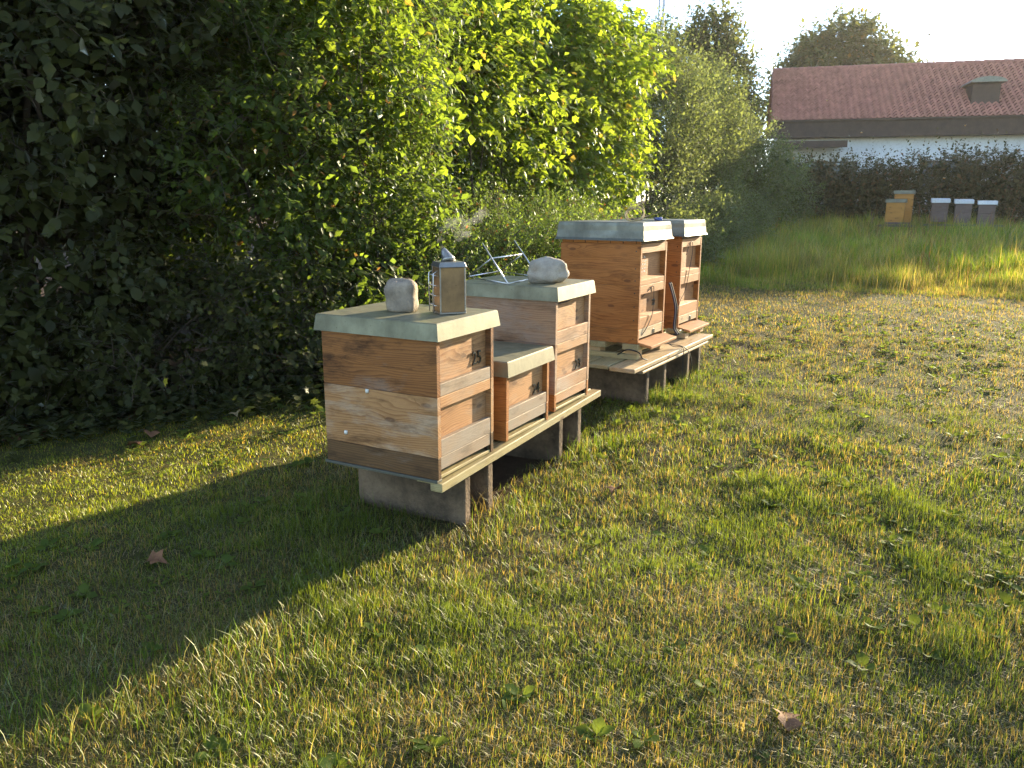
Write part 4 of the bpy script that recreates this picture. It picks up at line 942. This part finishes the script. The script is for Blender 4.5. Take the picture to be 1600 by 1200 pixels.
def scatter(x0, x1, y0, y1, dens):
    n = int((x1 - x0) * (y1 - y0) * dens); return rng.uniform(x0, x1, n), rng.uniform(y0, y1, n)
XX = []; YY = []; WW = []; HH = []
def wedge(d0, d1, dens):
    n = int((d1 * d1 - d0 * d0) * .80 * dens); d = np.sqrt(rng.uniform(d0 * d0, d1 * d1, n)); a = _y + rng.uniform(-.80, .80, n)
    return CAM.x + d * np.cos(a), CAM.y + d * np.sin(a), d
for (d0, d1, dens, wd) in ((.9, 2.4, 36000, .0016), (2.4, 3.6, 25000, .0020), (3.6, 5.2, 15000, .0027), (5.2, 7.6, 6200, .0043), (7.6, 13.5, 2400, .0075)):
    x, y, d = wedge(d0, d1, dens)
    k = (d >= d0) & (d < d1) & in_view(x, y, .35) & (x < 9.6 + .3 * fbm(x, y, 2.)) & (y < hedge_base(x) + .5) & ~blocked(x, y)
    s_ = soil(x, y); k &= rng.random(len(x)) > s_ * 1.05
    # worn patches
    pt = fbm(x, y, 2.3, 1.7); k &= rng.random(len(x)) < np.clip(.85 + .35 * pt + .45 * fbm(x, y, 10., 5.), .25, 1)
    x, y = x[k], y[k]; XX.append(x); YY.append(y); WW.append(np.full(len(x), wd) * (.6 + .8 * rng.random(len(x))))
x = np.concatenate(XX); y = np.concatenate(YY); w = np.concatenate(WW)
patch = fbm(x, y, 1.1, .4) * .5 + fbm(x, y, 3.7, 2.0) * .5
lit_moss = np.clip((y - .9) / .6, 0, 1) * (x < 2)  # left strip: short mossy turf, with sunlight painted into its tint
dry = np.clip(.36 - .46 * patch + .26 * np.clip((x - 1.5) / 3, 0, 1) - .32 * lit_moss, .06, .92)
n = len(x)
tuft = np.clip(fbm(x, y, 6.5, 3.0) + .05, 0, 1) * np.clip(.5 + fbm(x, y, 1.4, 7.0), 0, 1)
flat = (rng.random(n) < .28 + .30 * dry - .25 * tuft).astype(float)
h = (.018 + .026 * rng.random(n) + .042 * tuft * rng.random(n)) * (1 - .4 * lit_moss)
h = np.where(rng.random(n) < .012, h * 1.8, h)
ln = np.where(flat > 0, .86 + .13 * rng.random(n), .10 + .65 * rng.random(n))
h = np.where(flat > 0, .028 + .035 * rng.random(n), h)
dryb = np.clip(np.where(flat > 0, dry + .35, dry - .06 - .25 * tuft), .02, .97)
ln_t = lawn_tint(x, y, dryb) * np.where(flat > 0, .78, 1.08)[:, None]
ln_t = ln_t * (1 + lit_moss[:, None] * np.array([.9, .75, 0]))  # sunlit strip painted brighter and yellower
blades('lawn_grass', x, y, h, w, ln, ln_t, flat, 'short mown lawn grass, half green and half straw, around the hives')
print('lawn blades', len(x))
# unmown meadow before the far hedge
XX = []; YY = []; WW = []
for d0, d1, dens, wd in ((8.5, 13, 1900, .0055), (13, 18, 850, .009), (18, 27, 420, .014)):
    x, y, d = wedge(d0, d1, dens)
    k = (d >= d0) & (d < d1) & in_view(x, y, .5) & (x > 8.35 + .10 * (-y) + .3 * fbm(x, y, 1.7)) & (y < hedge_base(x) + .6)
    XX.append(x[k]); YY.append(y[k]); WW.append(np.full(k.sum(), wd) * (.6 + .8 * rng.random(k.sum())))
x = np.concatenate(XX); y = np.concatenate(YY); w = np.concatenate(WW); n = len(x)
edge = np.clip((x - 8.35 + .10 * y) / 2.4 + .35 * fbm(x, y, 2.6, 1.), .16, 1)
h = (.12 + .24 * rng.random(n) + .20 * np.clip(fbm(x, y, 1.9, 5.), -.5, 1)) * edge; h = np.maximum(h, .06) * np.where(x > 16, 1.35, 1.0)
dry = np.clip(.28 + .30 * fbm(x, y, .9, 4.0) + .25 * np.exp(-((x - 9.4) ** 2 / .8 + (y + 1.7) ** 2 / 1.0)), .06, .85)
tt = lawn_tint(x, y, dry) * np.array([1.2, 1.32, 1.1]) * (1 + .45 * fbm(x, y, 2.2, 9.))[:, None].clip(.45, 1.6)
st = rng.random(n) < .04; h[st] = h[st] * 1.2 + .22 * rng.random(st.sum()); w[st] *= .5; tt[st] = np.array([.30, .22, .10]) * (.6 + .7 * rng.random((st.sum(), 1)))
redk = rng.random(n) < .05 * (fbm(x, y, 1.2, 8.) > .25); tt[redk] = np.array([.14, .06, .045]); h[redk] *= 1.5
blades('meadow_grass', x, y, h, w, .1 + .6 * rng.random(n), tt, np.zeros(n), 'tall unmown meadow grass between lawn and far hedge')
print('meadow blades', n)
# grass fringes along the stands and dry stalks
fx = []; fy = []
for (cx_, cy_, rx, ry, m) in ((.35, -.10, .25, .05, 60), (1.25, -.06, .2, .05, 120), (2.32, -.05, .10, .04, 220), (2.9, -.12, .5, .05, 200), (.1, .62, .3, .12, 200), (-.9, .02, .3, .2, 260), (-1.25, .32, .3, .15, 260)):
    fx.append(cx_ + rng.normal(0, rx * .5, m)); fy.append(cy_ + rng.normal(0, ry, m))
x = np.concatenate(fx); y = np.concatenate(fy); k = ~blocked(x, y); x, y = x[k], y[k]; n = len(x)
blades('grass_tufts', x, y, .05 + .07 * rng.random(n), .0022 * (.7 + .6 * rng.random(n)), .1 + .6 * rng.random(n), lawn_tint(x, y, np.full(n, .3)) * np.array([.9, 1.15, 1]), np.zeros(n), 'longer grass tufts left uncut along the stand legs')

n = 36; x = .345 + rng.normal(0, .03, n); y = .01 + rng.normal(0, .03, n)
blades('dry_stalks', x, y, .05 + .10 * rng.random(n), np.full(n, .0022), .3 + .6 * rng.random(n), np.array([.17, .125, .06]) * (.6 + .6 * rng.random((n, 1))), np.zeros(n), 'dry straw stalks caught between the front slabs of the near stand')
# broad-leaved weeds in the lawn
def weeds(n, x0, x1, y0, y1, sz, per, name, label):
    x = rng.uniform(x0, x1, n * 4); y = rng.uniform(y0, y1, n * 4); k = in_view(x, y) & (soil(x, y) < .3) & (rng.random(n * 4) < np.clip(.5 + .6 * fbm(x, y, 1.6, 6.), .05, 1)); x = x[k][:n]; y = y[k][:n]; m = len(x)
    P = []; D_ = []; N_ = []; S_ = []
    for q in range(per):
        a = 2 * np.pi * q / per + rng.uniform(-.5, .5, m); up = rng.uniform(.15, .8, m)
        d = np.stack([np.cos(a), np.sin(a), up], 1); P.append(np.stack([x, y, gh(x, y) + .004], 1) + d * .006); D_.append(d); N_.append(np.stack([-np.cos(a) * up, -np.sin(a) * up, np.ones(m)], 1) + rng.normal(0, .2, (m, 3))); S_.append(sz * (.5 + .8 * rng.random(m)))
    V, F, *_ = place(LEAF_BIG, np.concatenate(P), np.concatenate(D_), np.concatenate(N_), np.concatenate(S_))
    tag(fast_mesh(name, V, F, L_WEED), label, 'weeds', kind='stuff')
weeds(520, -2, 6.5, -3.6, 2.2, .038, 7, 'lawn_weeds', 'broad-leaved plantain and dandelion rosettes scattered in the lawn')
weeds(2200, -2, 6.5, -3.6, 2.2, .020, 3, 'lawn_clover', 'small clover leaves scattered in the lawn')

# leaf litter below the hedge
n = 2600; x = rng.uniform(-1.6, 6, n * 2); y = hedge_base(x) + rng.normal(.25, .35, n * 2); k = soil(x, y) > .25; x = x[k][:n]; y = y[k][:n]; m = len(x)
V, F, *_ = place(LEAF_BIG, np.stack([x, y, gh(x, y) + .006 + .02 * rng.random(m)], 1), np.concatenate([rng.normal(size=(m, 2)), rng.normal(0, .25, (m, 1))], 1), np.array([0, 0, 1.0]) + rng.normal(0, .35, (m, 3)), .035 + .03 * rng.random(m))
tag(fast_mesh('leaf_litter', V, F, M_LITTER), 'brown leaf litter on the bare soil under the hedge', 'leaf litter', kind='stuff')
# low weeds on the soil edge left
n = 900; x = rng.uniform(-1.2, 2.2, n); y = hedge_base(x) + rng.normal(.22, .22, n)
P = []; D_ = []
for q in range(5):
    a = rng.uniform(0, 6.28, n); D_.append(np.stack([np.cos(a), np.sin(a), rng.uniform(.1, .9, n)], 1)); P.append(np.stack([x, y, gh(x, y) + .01 + .10 * rng.random(n) ** 2], 1))
V, F, *_ = place(LEAF_LOBE, np.concatenate(P), np.concatenate(D_), np.array([0, 0, 1.0]) + rng.normal(0, .3, (n * 5, 3)), .035 + .03 * rng.random(n * 5))
tag(fast_mesh('ivy_groundcover', V, F, L_HAZEL), 'low green ground cover creeping out at the hedge foot', 'ground cover', kind='stuff')

# single fallen leaves
me = None
for k, (lab, x, y, s, rz) in enumerate((('reddish fallen leaf on the lawn at the lower right', -.469, -1.302, .075, .4), ('brown fallen leaf on the sunlit grass strip, leftmost of three there', .27, 2.08, .085, 2.0), ('curled brown fallen leaf at the shaded edge of the sunlit strip', .425, 2.149, .10, 1.0), ('brown fallen leaf on the lawn right of the near stand', .781, -.385, .075, 3.0), ('pale flat fallen leaf in shade left of the nearest hive', .88, 1.99, .08, 4.0), ('dark curled leaf in the long shadow left of the hives', -.617, .764, .085, 5.0))):
    T_, F_ = LEAF_LOBE; Tq = T_.copy(); Tq[:, 2] += .35 * np.abs(Tq[:, 1]) + .12 * np.sin(Tq[:, 0] * 4); Tq[:, 0] -= .5
    o = mesh_obj('fallen_leaf', Tq * s, [tuple(int(i) for i in f) for f in F_], M_LITTER if k != 4 else M_ROPE, None, True); o.location = (x, y, gz(x, y) + .018); o.rotation_euler = (.25, -.2, rz)
    tag(o, lab, 'leaf', 'single fallen leaves on the lawn')

# ------------------------------------------------------------------ haze in the evening air
t = NT('haze'); t.n.remove(t.b)
pv = t.new('ShaderNodeVolumePrincipled'); pv.inputs['Color'].default_value = (.95, .93, .9, 1); pv.inputs['Density'].default_value = .00035; pv.inputs['Anisotropy'].default_value = .45
t.link(pv.outputs[0], t.out.inputs['Volume'])
x0, x1, y0, y1, z0, z1 = gx[0] - 3, gx[-1] + 3, gy[0] - 3, gy[-1] + 3, float(GZ.min()) - 1, 18.0
hz = mesh_obj('haze', [(x, y, z) for x in (x0, x1) for y in (y0, y1) for z in (z0, z1)], [(0, 1, 3, 2), (4, 6, 7, 5), (0, 4, 5, 1), (2, 3, 7, 6), (0, 2, 6, 4), (1, 5, 7, 3)], t.m)
tag(hz, 'faint sunlit evening haze in the air over the meadow', 'haze', kind='stuff')
